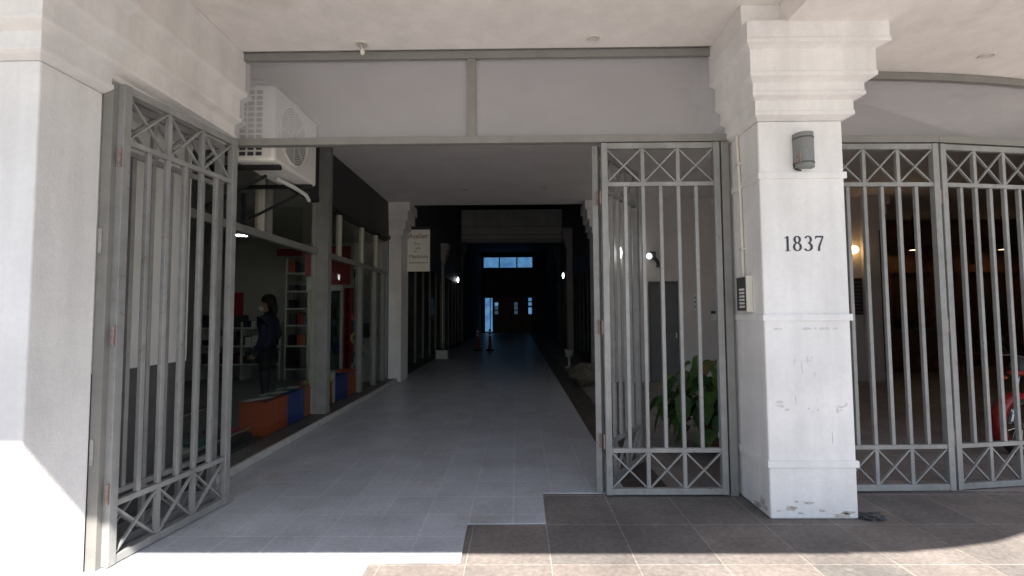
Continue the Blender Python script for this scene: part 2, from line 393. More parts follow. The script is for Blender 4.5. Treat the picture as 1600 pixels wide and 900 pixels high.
pilaster(1.73, 2.0, 10.68, 11.35, 4.018, -1)
pilaster(-2.95, -2.72, 17.6, 17.95, 4.1, 1, 'hall_wall')
pilaster(2.05, 2.4, 19.6, 20.0, 5.0, -1, 'hall_wall')
pilaster(-2.95, -2.7, 23.9, 24.4, 5.08, 1, 'passage_wall')
pilaster(2.1, 2.4, 25, 25.4, 5.0, -1, 'passage_wall')
pilaster(7.5, 7.85, 10.42, 10.75, 4.018, 1, 'hall_wall')

# ================================================================== PILLARS
def house_digit(ch, x, z, h, parent, y):
    """a Roman digit drawn from strokes of changing width"""
    def arc(cx, cz, rx, rz, a0, a1, n_=22, wmin=.05, wmax=.13):
        o_ = []
        for i in range(n_+1):
            a = R(a0 + (a1-a0)*i/n_); o_.append((cx+rx*math.cos(a), cz+rz*math.sin(a), wmin+(wmax-wmin)*abs(math.cos(a))**1.3))
        return o_
    st = {'1': [[(.30, .02, .13), (.30, .97, .13)], [(.12, .84, .03), (.22, .90, .07), (.31, .97, .05)], [(.12, .015, .03), (.48, .015, .03)]],
          '8': [arc(.30, .755, .17, .215, 0, 360, 28), arc(.30, .275, .215, .25, 0, 360, 30, .045, .13)],
          '3': [arc(.26, .755, .18, .215, 150, -85, 22), arc(.25, .275, .23, .25, 85, -150, 24, .045, .14), [(.10, .86, .09), (.105, .84, .09)], [(.06, .16, .09), (.07, .13, .09)]],
          '7': [[(.05, .93, .10), (.55, .93, .10)], [(.53, .92, .06), (.40, .62, .08), (.28, .30, .11), (.24, .0, .13)], [(.06, .78, .03), (.06, .93, .05)]]}[ch]
    mb = MB()
    for k, s_ in enumerate(st):
        L = []; Rr = []
        for i, (u, v, w) in enumerate(s_):
            a = s_[max(i-1, 0)]; b = s_[min(i+1, len(s_)-1)]
            dx, dz = b[0]-a[0], b[1]-a[1]; q = math.hypot(dx, dz) or 1
            nx, nz = -dz/q, dx/q
            L.append((u+nx*w/2, v+nz*w/2)); Rr.append((u-nx*w/2, v-nz*w/2))
        y1 = y - .004 - k*.0006
        for i in range(len(s_)-1):
            mb.prism([L[i], L[i+1], Rr[i+1], Rr[i]], y1, y+.001, lambda u, v, w: (x+u*h, w, z+v*h))
    return mb.build('digit', 'number_paint', parent)
rp = thing('white_pillar', 'white square pillar with stepped capital and house number 1837', 'pillar', (2.15, 3.6, 0))
X0, X1, Y0, Y1 = 1.832, 2.466, 3.59, 4.45
B(X0, X1, Y0, Y1, -.002, 2.945).build('shaft', 'pillar_paint', rp, bevel=.012)
for z0 in (.365, 1.433, 2.50): B(X0-.014, X1+.014, Y0-.014, Y1, z0, z0+.05).build('band', 'pillar_paint', rp, bevel=.004)
cap = MB()
st = [(2.946, .0), (2.966, .05), (2.970, .061), (2.998, .061), (3.004, .056), (3.078, .056), (3.094, .10), (3.100, .113), (3.126, .113), (3.132, .106), (3.19, .106), (3.212, .15), (3.220, .166), (3.25, .166), (3.257, .16), (3.415, .16), (3.43, .20), (3.438, .226), (3.468, .226), (3.475, .22), (3.60, .22)]
rings = []
for z, o_ in st:
    rings.append([cap.b.verts.new(q) for q in ((X0-o_*.75, Y0-o_, z), (X1+o_, Y0-o_, z), (X1+o_, Y1+.02, z), (X0-o_*.75, Y1+.02, z))])
for a, b in zip(rings, rings[1:]):
    for k in range(4): cap.b.faces.new((a[k], a[(k+1)%4], b[(k+1)%4], b[k]))
cap.b.faces.new(rings[0][::-1]); cap.b.faces.new(rings[-1])
cap.build('capital', 'pillar_paint', rp, bevel=.003)
B(X0-.165, X1+.1, 3.45, 4.4, 3.601, 3.768).build('abutment', 'plaster', rp)
for ch, x in zip('1837', (1.990, 2.062, 2.147, 2.227)): house_digit(ch, x, 1.953, .115, rp, Y0)
# chipped patches of bare render at the foot and under the bands
def patch(x0, x1, z0, z1, seed):
    rr = random.Random(seed); n_ = 16; p_ = []
    for i in range(n_):
        a = i*2*math.pi/n_; q = rr.uniform(.45, 1)
        p_.append(((x0+x1)/2 + (x1-x0)/2*math.cos(a)*q, (z0+z1)/2 + (z1-z0)/2*math.sin(a)*q))
    return p_
mb = MB()
for i, q in enumerate(((1.93, 2.03, .05, .10), (2.06, 2.16, .10, .125), (2.02, 2.07, .03, .05), (2.26, 2.44, .005, .05), (2.18, 2.23, .04, .075), (1.87, 1.91, .05, .065), (2.33, 2.45, .03, .06), (2.0, 2.04, .115, .13))):
    mb.prism(patch(*q, i), Y0-.0025, Y0-.001, lambda u, v, w: (u, w, v))
for i, q in enumerate(((3.66, 3.74, .02, .13), (3.70, 3.86, .0, .06), (3.62, 3.68, .03, .08))):
    mb.prism(patch(*q, i+20), X0-.0025, X0-.001, lambda u, v, w: (w, u, v))
mb.build('bare_patch', 'chipped_plaster', rp)

mb = MB(); rr = random.Random(9)
for i in range(30):
    z = 1.375 if i < 10 else (.80+rr.uniform(-.04, .04) if i < 22 else rr.uniform(.5, 1.3)); x = rr.uniform(1.86, 2.42); w = rr.uniform(.02, .09) if i < 22 else rr.uniform(.004, .02); h = rr.uniform(.006, .016) if i < 22 else rr.uniform(.02, .06)
    mb.prism(patch(x-w/2, min(x+w/2, 2.46), z-h, z+h, i+50), Y0-.0011-.00005*i, Y0+.001, lambda u, v, w: (u, w, v))
mb.build('stain', 'faint_stain', rp)
lp = thing('white_pillar', 'white pillar at the left edge, lower part in bright sun', 'pillar', (-3.05, 2.6, 0))
B(-3.6, -2.54, 2.47, 2.86, -.002, 2.868).build('shaft', 'pillar_paint', lp, bevel=.01)
cap = MB(); rings = []
for z, o_ in [(2.869, .0), (2.885, .045), (2.897, .066), (2.919, .066), (2.925, .052), (2.998, .052), (3.016, .09), (3.03, .12), (3.054, .12), (3.062, .104), (3.14, .104), (3.158, .135), (3.172, .162), (3.20, .162), (3.208, .146), (3.365, .146), (3.385, .185), (3.40, .21), (3.43, .21), (3.438, .19), (3.767, .19)]:
    rings.append([cap.b.verts.new(q) for q in ((-3.6, 2.47-o_, z), (-2.54+o_, 2.47-o_, z), (-2.54+o_, 2.862, z), (-3.6, 2.862, z))])
for a, b in zip(rings, rings[1:]):
    for k in range(4): cap.b.faces.new((a[k], a[(k+1)%4], b[(k+1)%4], b[k]))
cap.b.faces.new(rings[0][::-1]); cap.b.faces.new(rings[-1]); cap.build('capital', 'pillar_paint', lp, bevel=.003)

# ================================================================== GATES
GW, GH = .998, 2.945
def gate_leaf(label, group):
    t = thing('gate_leaf', label, 'gate', (0, 0, 0), group)
    f = MB(); f.box(0, .052, -.026, .026, .012, GH).box(GW-.052, GW, -.026, .026, .012, GH)
    f.box(.052, GW-.052, -.021, .021, GH-.05, GH-.001).box(.052, GW-.052, -.021, .021, .013, .062)
    f.build('frame', 'gate_paint', t, bevel=.003)
    for z in (.352, 2.572): B(.0525, GW-.0525, -.018, .018, z, z+.034).build('rail', 'gate_paint', t)
    cs = [.052+(GW-.104)*k/6 for k in range(7)]
    for k in range(1, 6): B(cs[k]-.015, cs[k]+.015, -.015, .015, .387, 2.571).build('bar', 'gate_paint', t, bevel=.003)
    for z0, z1 in ((.063, .351), (2.607, GH-.051)):
        for k in (2, 4): B(cs[k]-.015, cs[k]+.015, -.0145, .0145, z0, z1).build('divider', 'gate_paint', t)
        for k in (0, 2, 4):
            xa = cs[k]+(.016 if k else .002); xb = cs[k+2]-(.016 if k < 4 else .002)
            MB().bar((xa, -.004, z0+.005), (xb, -.004, z1-.005), .012, .020, (0,1,0)).bar((xa, .0085, z1-.005), (xb, .0085, z0+.005), .012, .020, (0,1,0)).build('cross_brace', 'gate_paint', t)
    for z in (.38, 1.32, 2.42):
        MB().tube([(-.009, -.012, z), (-.009, -.012, z+.12)], .009, 8).build('hinge', 'rust', t, smooth=True)
    return t
GP = 'grey steel gate leaves across the portico'
g0 = gate_leaf('closed grey gate leaf just left of the numbered pillar, in front of the leafy plant', GP)
g0.location = (.722, 4.04, 0)
def put(label, x, y, ang):
    c = copy_tree(g0); c.location = (x, y, 0); c.rotation_euler = (0, 0, R(ang)); c['label'] = label; return c
put('grey gate leaf swung inward behind the closed one, receding into the hall', .675, 4.085, 56)
put('open grey gate leaf hinged beside the left pillar, its foot touched by sunlight', -2.457, 2.897, 82.6)
put('grey gate leaf folded flat behind the open one by the white side wall', -2.63, 2.985, 82)
put('straight grey gate leaf right behind the right side of the numbered pillar', 2.64, 4.105, 1.5)
e = (2.64+GW*math.cos(R(1.5))+.02, 4.105+GW*math.sin(R(1.5))+.005)
put('angled grey gate leaf at the right edge, in front of the red motorcycle', e[0], e[1], 8.5)
e2 = (e[0]+(GW+.02)*math.cos(R(8.5)), e[1]+(GW+.02)*math.sin(R(8.5)))
put('outermost grey gate leaf further round the curve, past the motorcycle', e2[0]+.01, e2[1]+.003, 20)
e3 = (e2[0]+1.0*math.cos(R(20)), e2[1]+1.0*math.sin(R(20)))
def gate_post(x0, x1, y0, y1, label, plates=()):
    t = thing('gate_post', label, 'post', ((x0+x1)/2, (y0+y1)/2, 0), 'steel posts the gate leaves hang on')
    B(x0, x1, y0, y1, 0, 2.948).build('post', 'gate_dark_grey', t, bevel=.003)
    for z in plates:
        MB().box(x0+.008, x0+.03, y0-.006, y0-.0005, z, z+.15).build('latch_plate', 'steel', t)
    return t
gate_post(-2.541, -2.478, 2.861, 2.915, 'steel post fixed to the rear edge of the left pillar', (.62, 1.88))
gate_post(1.737, 1.80, 4.02, 4.075, 'steel post against the left side of the numbered pillar')
gate_post(2.56, 2.63, 4.08, 4.14, 'steel post hidden mostly behind the right side of the numbered pillar')

# transoms
tr = thing('transom_window', 'long milky glass transom in grey frame above the open gateway', 'transom window', (-.3, 4.05, 2.95))
B(-2.42, 1.70, 4.02, 4.08, 3.70, 3.765).build('ceiling_track', 'gate_dark_grey', tr)
B(-2.52, 1.79, 4.02, 4.085, 2.955, 3.015).build('transom_bar', 'gate_dark_grey', tr)
B(-.42, -.345, 4.025, 4.08, 3.016, 3.699).build('mullion', 'gate_dark_grey', tr)
B(-2.505, -2.455, 4.03, 4.075, 3.016, 3.699).build('jamb', 'gate_dark_grey', tr)
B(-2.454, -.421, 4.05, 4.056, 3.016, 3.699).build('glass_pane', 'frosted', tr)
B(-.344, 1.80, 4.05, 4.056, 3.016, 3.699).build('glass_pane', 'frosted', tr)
t2 = thing('transom_window', 'curved milky glass transom above the gates right of the numbered pillar', 'transom window', (3.7, 4.13, 2.95))
pl = [(2.3, 4.11), (e[0]-.01, 4.135), (e2[0], e2[1]), (e3[0], e3[1])]
tb, cb = MB(), MB()
# smooth curved ceiling track
cv = []
for i in range(25):
    s_ = i/24; k = min(int(s_*3), 2); cv.append(None)
def qb(t):
    a, b, c_, d = [Vector((q[0], q[1], 0)) for q in pl]
    m1 = b + Vector((0, -.03, 0)); m2 = c_ + Vector((.05, -.06, 0)); u = 1-t
    return u**3*a + 3*u*u*t*m1 + 3*u*t*t*m2 + t**3*d
pts = [qb(i/20) for i in range(21)]
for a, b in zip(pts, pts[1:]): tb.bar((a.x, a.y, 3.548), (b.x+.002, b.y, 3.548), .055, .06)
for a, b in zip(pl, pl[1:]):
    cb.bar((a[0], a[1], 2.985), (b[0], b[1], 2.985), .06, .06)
tb.build('ceiling_track', 'gate_dark_grey', t2); cb.build('transom_bar', 'gate_dark_grey', t2)
gp = MB()
gp.prism([(a.x, a.y+.009) for a in pts] + [(a.x, a.y+.015) for a in pts[::-1]], 3.016, 3.517)
gp.build('glass_pane', 'frosted', t2)

# ================================================================== FITTINGS ON THE PILLAR
wlm = thing('wall_lamp', 'grey half round up and down wall lamp above the number 1837', 'wall lamp', (2.16, 3.55, 2.56))
pr = [(.062*math.cos(R(a)), -.035-.058*math.sin(R(a))) for a in range(0, 181, 15)]
pr = [(.068, 0)] + [(.068*math.cos(R(a)), -.03-.06*math.sin(R(a))) for a in range(0, 181, 12)] + [(-.068, 0)]
f_ = lambda u, v, w: (2.155+u, 3.589+v, w)
MB().prism(pr, 2.575, 2.835, f_).build('housing', 'lamp_grey', wlm, smooth=True)
pr2 = [(u*1.03, v*1.03-.0) for u, v in pr]
for z in (2.603, 2.792): MB().prism([(u*1.03, v*1.03) for u, v in pr], z, z+.008, f_).build('groove_ring', 'dark_grey', wlm)
B(2.09, 2.10, 3.5, 3.588, 2.60, 2.67).build('bracket', 'rust', wlm)
MB().tube([(2.09, 3.58, 2.62), (2.085, 3.57, 2.59), (2.10, 3.575, 2.567), (2.14, 3.58, 2.562)], .006, 6).build('cable', 'black', wlm)

ic = thing('door_intercom', 'dark door intercom with six name buttons on the side of the numbered pillar', 'intercom', (1.80, 3.83, 1.5))
B(1.782, 1.831, 3.745, 3.915, 1.502, 1.785).build('housing', 'cream', ic, bevel=.004)
B(1.7785, 1.7815, 3.755, 3.905, 1.512, 1.775).build('faceplate', 'dark_grey', ic)
for k in range(6): B(1.7745, 1.7783, 3.775, 3.855, 1.535+k*.027, 1.551+k*.027).build('button', 'white_plastic', ic)
cp = thing('cable_pipe', 'cream conduit pipe running up the side of the numbered pillar to the capital', 'pipe', (1.81, 3.9, 1.79))
MB().tube([(1.815, 3.86, 1.787), (1.815, 3.87, 2.4), (1.815, 3.90, 2.943)], .013, 10).build('pipe', 'cream', cp, smooth=True)
for z in (2.0, 2.7): B(1.80, 1.8315, 3.845+.02*(z-2), 3.90+.02*(z-2), z, z+.015).build('clip', 'cream', cp)

# recessed ceiling spots
def spot(x, y, z, label, bulb):
    t = thing('ceiling_spot', label, 'ceiling light', (x, y, z), 'ceiling spots in the portico')
    MB().lathe([(.032, -.004), (.05, -.012), (.056, -.001)], (x, y, z), 24, cap=False).build('ring', 'cream', t, smooth=True)
    if bulb:
        MB().lathe([(.018, -.001), (.018, -.035), (.012, -.05)], (x, y, z), 16).build('socket', 'steel', t, smooth=True)
        MB().ell((x+.01, y-.01, z-.075), (.02, .02, .03), 14, 8).build('bulb', 'bulb', t, smooth=True)
    else:
        MB().lathe([(.031, -.008), (.03, -.002)], (x, y, z), 20).build('diffuser', 'white_plastic', t, smooth=True)
spot(-1.29, 3.90, 3.77, 'ceiling spot with a bare bulb hanging out, above the open gateway', True)
spot(.642, 3.86, 3.77, 'flush round ceiling spot left of the numbered pillar', False)
spot(3.85, 3.86, 3.585, 'flush round ceiling spot right of the numbered pillar', False)

# ================================================================== AIR CONDITIONER
ac = thing('air_conditioner', 'white outdoor air conditioning unit on brackets above the left shop window', 'air conditioner', (-2.4, 4.75, 2.85))
ax0, ax1, ay0, ay1, az0, az1 = -2.58, -2.2, 4.27, 5.19, 2.9, 3.61
B(ax0, ax1, ay0, ay1, az0, az1).build('casing', 'ac_white', ac, bevel=.03)
gr = MB()
for i in range(3):
    for k in range(12): gr.box(ax0+.06+i*.075, ax0+.115+i*.075, ay0-.003, ay0+.001, az0+.05+k*.052, az0+.085+k*.052)
gr.build('side_grille', 'dark_grey', ac)
cy, cz = ay0+.37, (az0+az1)/2
MB().lathe([(.295, 0), (.305, .008), (.28, .016), (.272, .001)], (ax1, cy, cz), 40, 'X', cap=False).build('fan_ring', 'ac_white', ac, smooth=True)
MB().lathe([(.272, .0), (.272, .003)], (ax1, cy, cz), 40, 'X').build('fan_opening', 'lamp_grey', ac)
fg = MB()
for r_ in [.03+.024*k for k in range(11)]:
    fg.lathe([(r_, .008), (r_+.004, .011), (r_+.008, .008)], (ax1, cy, cz), 36, 'X', cap=False)
for k in range(8):
    a = k*math.pi/4; fg.bar((ax1+.007, cy+.03*math.cos(a), cz+.03*math.sin(a)), (ax1+.007, cy+.272*math.cos(a), cz+.272*math.sin(a)), .005)
fg.build('fan_grille', 'ac_white', ac)
for y in (4.37, 5.05):
    MB().box(-2.945, -2.2, y, y+.04, 2.855, 2.895).box(-2.948, -2.91, y, y+.04, 2.45, 2.81).bar((-2.93, y+.02, 2.50), (-2.33, y+.02, 2.80), .022).build('bracket', 'black', ac)
MB().tube([(-2.40, 4.75, 2.865), (-2.36, 4.98, 2.85), (-2.32, 5.2, 2.82), (-2.33, 5.3, 2.78)], .022, 8).build('drain_hose', 'white_plastic', ac, smooth=True)
MB().tube([(-2.5, 4.25, 3.55), (-2.42, 4.32, 3.66), (-2.34, 4.5, 3.725), (-2.3, 4.95, 3.745), (-2.32, 5.5, 3.70), (-2.5, 5.8, 3.6), (-2.9, 5.9, 3.5)], .028, 10).build('insulated_pipe', 'lamp_grey', ac, smooth=True)

# ================================================================== LEFT SHOP
sh = thing('glazed_storefront', 'grey framed glazed shop front behind the air conditioner, dark fascia above', 'shop front', (-2.95, 7.6, 0))
B(-3.0, -2.70, 4.145, 10.7, .0065, .075).build('ledge', 'ledge_dark', sh)
B(-2.699, -2.66, 4.145, 10.7, .0065, .08).build('nosing', 'marble', sh, bevel=.008)
B(-3.0, -2.9, 4.145, 10.7, 2.38, 2.46).build('transom_rail', 'shopframe', sh)
B(-3.0, -2.9, 4.145, 10.7, 3.15, 3.22).build('head_rail', 'dark_panel', sh)
B(-3.0, -2.88, 7.1, 10.7, 3.221, 4.019).build('fascia', 'dark_panel', sh)
B(-3.0, -2.90, 4.145, 6.93, 3.221, 4.019).build('fascia', 'dark_panel', sh)
B(-2.89, -2.84, 7.1, 10.7, 3.18, 3.26).build('shutter_rail', 'dark_panel', sh)
B(-2.99, -2.76, 6.95, 7.09, .075, 4.015).build('main_post', 'shopframe', sh, bevel=.004)
B(-2.995, -2.96, 6.925, 6.949, .08, 3.14).build('post_edge_highlight', 'shopframe_light', sh)  # pale strip paints the highlight along the left edge of the post
for y in (8.85, 9.75, 10.35): B(-2.99, -2.88, y, y+.1, .076, 2.379).build('mullion', 'shopframe', sh)
for y in (5.4, 7.85, 9.0, 9.9): B(-2.99, -2.91, y, y+.06, 2.461, 3.149).build('short_mullion', 'shopframe_light', sh)
B(-2.99, -2.90, 5.5, 5.62, 2.461, 3.149).build('short_mullion', 'shopframe', sh)
for y0, y1 in ((4.15, 6.92), (7.1, 8.845), (8.96, 9.74), (9.86, 10.34)):
    B(-2.955, -2.949, y0, y1, .076, 2.379).build('glass_pane', 'shop_glass', sh)
for y0, y1 in ((4.15, 5.39), (5.63, 6.92), (7.1, 7.845), (7.92, 8.99), (9.07, 9.89)):
    B(-2.955, -2.949, y0, y1, 2.461, 3.149).build('glass_pane', 'shop_glass', sh)
def sp(nm, mb, m): return mb.build(nm, m, bd)
tag(B(-7.2, -3.0, 4.145, 10.98, .007, .075).build('shop_floor', 'shop_floor'), kind='structure')
sp('shop_room_wall', B(-7.3, -7.2, 4.1, 11.1, 0, 3.158), 'shop_wall')
sp('shop_room_wall', B(-7.2, -3.0, 10.98, 11.1, 0, 3.158), 'shop_wall')
sp('shop_room_wall', B(-7.2, -3.42, 4.0, 4.13, 0, 3.158), 'shop_wall')
sp('shop_room_ceiling', B(-7.3, -3.0, 4.0, 11.1, 3.16, 3.5), 'shop_wall')
sp('partition', B(-3.2, -3.003, 10.6, 10.97, .08, 2.97), 'shop_wall')
sl = thing('shop_ceiling_lamp', 'small round white lamp lit on the shop ceiling', 'ceiling lamp', (-5.0, 8.6, 2.97))
MB().tube([(-5.0, 8.6, 2.975), (-5.0, 8.6, 3.158)], .02, 8).lathe([(.10, 0), (.12, -.02), (.12, .009)], (-5.0, 8.6, 2.965), 24).build('rim', 'white_plastic', sl)
MB().lathe([(.095, -.012), (.09, -.004)], (-5.0, 8.6, 2.955), 24).build('diffuser', 'shop_light', sl)
# goods: crates behind the glass
def crate(x0, x1, y0, y1, z1, m, label, name='crate', papers=False):
    t = thing(name, label, 'crate', ((x0+x1)/2, (y0+y1)/2, .077), 'plastic crates lined up behind the shop glass')
    b = MB(); w = .015; z0 = .077
    b.box(x0, x1, y0, y0+w, z0, z1).box(x0, x1, y1-w, y1, z0, z1).box(x0, x0+w, y0+w, y1-w, z0, z1).box(x1-w, x1, y0+w, y1-w, z0, z1).box(x0+w, x1-w, y0+w, y1-w, z0, z0+w)
    for k in range(1, 4):
        yy = y0+(y1-y0)*k/4; b.box(x1+.0005, x1+.006, yy-.006, yy+.006, z0+.03, z1-.05)
    b.build('tub', m, t, bevel=.004)
    MB().box(x0-.008, x1+.008, y0-.008, y0+.003, z1-.03, z1+.003).box(x0-.008, x1+.008, y1-.003, y1+.008, z1-.03, z1+.003).box(x1-.003, x1+.008, y0+.0031, y1-.0031, z1-.03, z1+.003).box(x0-.008, x0+.003, y0+.0031, y1-.0031, z1-.03, z1+.003).build('rim', m, t)
    return t
crate(-3.30, -2.975, 5.72, 6.24, .465, 'orange_plastic', 'nearest orange crate behind the shop glass, printed sheets on top')
crate(-3.30, -2.975, 6.26, 6.74, .47, 'blue_plastic', 'blue crate behind the glass just left of the main shop post')
crate(-3.30, -2.975, 6.76, 7.22, .47, 'orange_plastic', 'orange crate standing behind the main shop post')
crate(-3.30, -2.975, 7.24, 7.75, .47, 'orange_plastic', 'orange crate just right of the main shop post with yellow goods')
crate(-3.30, -2.975, 7.90, 8.46, .48, 'blue_plastic', 'blue crate right of the main shop post, beside the white box')
crate(-3.30, -2.975, 8.48, 8.96, .49, 'orange_plastic', 'farthest orange crate by the thin shop mullion')
wb = thing('display_box', 'tall white box between the orange and blue crates right of the main post', 'box', (-3.14, 7.82, .077))
B(-3.3, -2.98, 7.77, 7.88, .077, .56).build('box_body', 'white_plastic', wb, bevel=.005)
B(-3.31, -2.975, 7.765, 7.885, .5605, .58).build('lid', 'marble', wb)
pp = thing('printed_sheets', 'white and green printed magazines lying on the orange and blue crates', 'magazines', (-3.1, 6.2, .47))
rr = random.Random(3)
for i in range(12):
    y = 5.8+(i % 6)*.19; x = -3.2+(i//6)*.14; M = Matrix.Translation((x, y, .478+.004*i)) @ Matrix.Rotation(rr.uniform(-.4, .4), 4, 'Z')
    MB().box(-.07, .07, -.1, .1, 0, .003, M).build('magazine', ('white_plastic', 'green_print')[i % 2], pp)
gd = thing('yellow_goods', 'yellow packages heaped in the orange crate right of the post', 'packages', (-3.13, 7.5, .4))
for i in range(5): MB().ell((-3.2+.05*i, 7.33+.08*i, .47), (.06, .05, .05), 10, 6).build('package', 'yellow', gd, smooth=True)
# low stands at the near end
ls = thing('display_stand', 'low dark display stand with steel rails behind the near shop pane', 'display stand', (-3.5, 5.0, .077))
B(-3.9, -3.05, 4.4, 5.55, .077, .16).build('base', 'dark_grey', ls)
for z, x in ((.2, -3.1), (.45, -3.5), (.8, -3.85)):
    MB().bar((x, 4.4, z), (x, 5.6, z), .02).bar((x-.35, 4.4, z), (x-.35, 5.6, z), .02).build('rail', 'steel', ls)
for z in (.46, .81): B(-4.2, -3.52 if z < .6 else -3.87, 4.45, 5.55, z+.001, z+.02).build('shelf', 'dark_grey', ls)
for y in (4.42, 5.55): MB().bar((-4.18, y, .16), (-4.18, y, 1.3), .03).build('upright', 'dark_grey', ls)
for i in range(4): B(-3.45+.0, -3.15, 4.5+i*.26, 4.7+i*.26, .1605, .22+.02*(i % 2)).build('packet', ('white_plastic', 'green_print', 'dark_grey', 'red_dark')[i], ls)
# shelving at the back
su = thing('wall_shelves', 'tall white shelving with dark goods against the shop rear wall', 'shelves', (-4.7, 10.7, .077))
for x in (-5.1, -4.42): B(x, x+.03, 10.5, 10.95, .077, 2.75).build('side_panel', 'white_plastic', su)
for k, z in enumerate((.3, .8, 1.25, 1.62, 2.0, 2.4)): B(-5.069, -4.421, 10.5, 10.95, z, z+.03).build('shelf', 'white_plastic', su)
rr = random.Random(5)
gi = 0
for z in (.83, 1.28, 1.65, 2.03, 2.43):
    x = -5.04
    while x < -4.58:
        w = rr.uniform(.10, .22); w = min(w, -4.43-x); h = rr.uniform(.12, .27)
        o_ = B(x, x+w*.9, 10.55, 10.8, z+.001, z+h).build('goods_box', rr.choice(['dark_grey', 'black', 'dark_grey', 'red_dark', 'orange_plastic', 'black']))
        tag(o_, 'packed box on the %s board of the tall white shelves' % {.83: 'lowest', 1.28: 'second lowest', 1.65: 'middle', 2.03: 'second highest', 2.43: 'highest'}[z], 'box', 'boxes on the white shop shelves'); x += w+.01; gi += 1
B(-5.068, -4.422, 10.49, 10.94, .332, .799).build('cupboard', 'black', su)
tag(B(-3.62, -3.25, 10.95, 10.978, .75, 1.95).build('notice_board', 'pale_blue'), 'pale bluish notice board on the rear wall right of the red rack', 'notice board')
for i, (x, z) in enumerate(((-3.75, 2.35), (-3.35, 2.4))):
    tag(B(x, x+.22, 10.955, 10.978, z, z+.2).build('framed_picture', 'dark_panel'), ['small dark framed picture high on the rear wall, the left one of two', 'small dark framed picture high on the rear wall, the right one of two'][i], 'picture')
tb_ = thing('side_shelves', 'long low white shelving with dark and coloured goods along the far shop wall', 'shelves', (-6.0, 10.7, .077))
for z in (.4, .8, 1.2): B(-7.0, -5.25, 10.55, 10.95, z, z+.03).build('shelf', 'white_plastic', tb_)
for x in (-7.03, -6.1, -5.25): B(x, x+.03, 10.55, 10.95, .077, 1.35).build('side_panel', 'white_plastic', tb_)
rq = random.Random(12)
for k, z in enumerate((.431, .831, 1.231)):
    x = -6.98
    while x < -5.4:
        w = rq.uniform(.1, .2)
        tag(B(x, x+w*.9, 10.6, 10.85, z, z+rq.uniform(.1, .3)).build('goods_box', rq.choice(['dark_grey', 'red_dark', 'black', 'navy', 'white_plastic', 'dark_grey'])), 'packed box on the %s board of the low shelves left of the person' % ('bottom', 'middle', 'top')[k], 'box', 'boxes on the low shelves'); x += w+.02
fr = thing('drinks_fridge', 'white glass-door drinks fridge behind the main shop post', 'fridge', (-4.0, 10.2, .077))
MB().box(-4.36, -3.62, 10.5, 10.55, .08, 2.0).box(-4.36, -4.30, 9.93, 10.5, .08, 2.0).box(-3.68, -3.62, 9.93, 10.5, .08, 2.0).box(-4.3, -3.68, 9.93, 10.5, .08, .35).build('cabinet', 'white_plastic', fr)
B(-4.37, -3.61, 9.9, 10.55, 2.001, 2.28).build('header', 'white_plastic', fr)
B(-4.3, -3.68, 9.94, 9.95, .351, 1.998).build('door_glass', 'fridge_glass', fr)
for z in (.7, 1.05, 1.4, 1.72): B(-4.299, -3.681, 9.97, 10.48, z, z+.015).build('shelf', 'steel', fr)
for z in (.716, 1.066, 1.416):
    for i in range(6):
        x = -4.24+.1*i
        tag(MB().lathe([(.03, 0), (.033, .1), (.03, .17), (.012, .21), (.012, .25)], (x, 10.05, z), 10).build('bottle', rr.choice(['green_print', 'cyan', 'white_plastic', 'red_dark']), smooth=True),
            'drink bottle on the %s shelf of the white fridge' % {.716: 'lowest', 1.066: 'middle', 1.416: 'upper'}[z], 'bottle', 'bottles in the drinks fridge')
def poster(x0, x1, y, z0, z1, m, label):
    tag(B(x0, x1, y-.012, y-.002, z0, z1).build('poster', m), label, 'poster')
poster(-6.60, -6.30, 10.98, 1.42, 2.02, 'red', 'dark red poster on the rear shop wall left of the shelves')
poster(-5.3, -4.4, 10.50, 2.80, 2.96, 'red_dark', 'long low red board above the white shelves')
poster(-4.40, -3.95, 9.88, 2.30, 2.92, 'red', 'red banner above the fridge, left of the main post')
poster(-3.90, -3.45, 9.88, 2.12, 2.92, 'red_dark', 'dark red banner right of the main post')
rd = thing('red_rack', 'narrow red upright rack right of the drinks fridge', 'rack', (-3.5, 9.9, .077))
MB().box(-3.55, -3.52, 9.8, 9.95, .077, 2.05).box(-3.43, -3.40, 9.8, 9.95, .077, 2.05).box(-3.52, -3.43, 9.93, 9.95, .077, 2.05).build('upright', 'red_dark', rd)
for k in range(6): B(-3.519, -3.431, 9.8, 9.929, .3+.3*k, .32+.3*k).build('shelf', 'red', rd)
# hanging toys near the right panes
for i, (y, z, r_, m) in enumerate(((9.35, 1.32, .10, 'cyan'), (9.25, 1.05, .12, 'yellow'), (9.45, .95, .09, 'cyan'), (9.4, .72, .10, 'blue_plastic'), (9.15, 1.45, .07, 'pink'), (9.3, .5, .11, 'marble'))):
    t = MB()
    t.lathe([(r_*.62, -.02), (r_, -.02), (r_, .02), (r_*.62, .02), (r_*.62, -.02)], (-3.1, y, z), 20, 'Y', cap=False)
    tag(t.build('toy_ring', m, smooth=True), ['blue ring toy, topmost big one hanging near the right shop pane', 'yellow ring toy hanging just under the top blue one', 'small blue ring toy hanging beside the yellow one', 'dark blue ring toy hanging low near the right pane', 'small pink ring toy hanging highest at the right pane', 'pale grey ring toy hanging lowest near the shop floor'][i], 'toy', 'ring toys hanging near the shop pane')
ct = thing('shop_counter', 'pale shop counter with dark machines on it at the rear', 'counter', (-3.4, 10.5, .077))
B(-3.38, -3.05, 10.2, 10.58, .077, 1.0).build('cabinet', 'marble', ct)
B(-3.39, -3.22, 10.25, 10.5, 1.001, 1.3).build('machine', 'dark_grey', ct)
B(-3.18, -3.06, 10.3, 10.5, 1.001, 1.22).build('machine', 'black', ct)

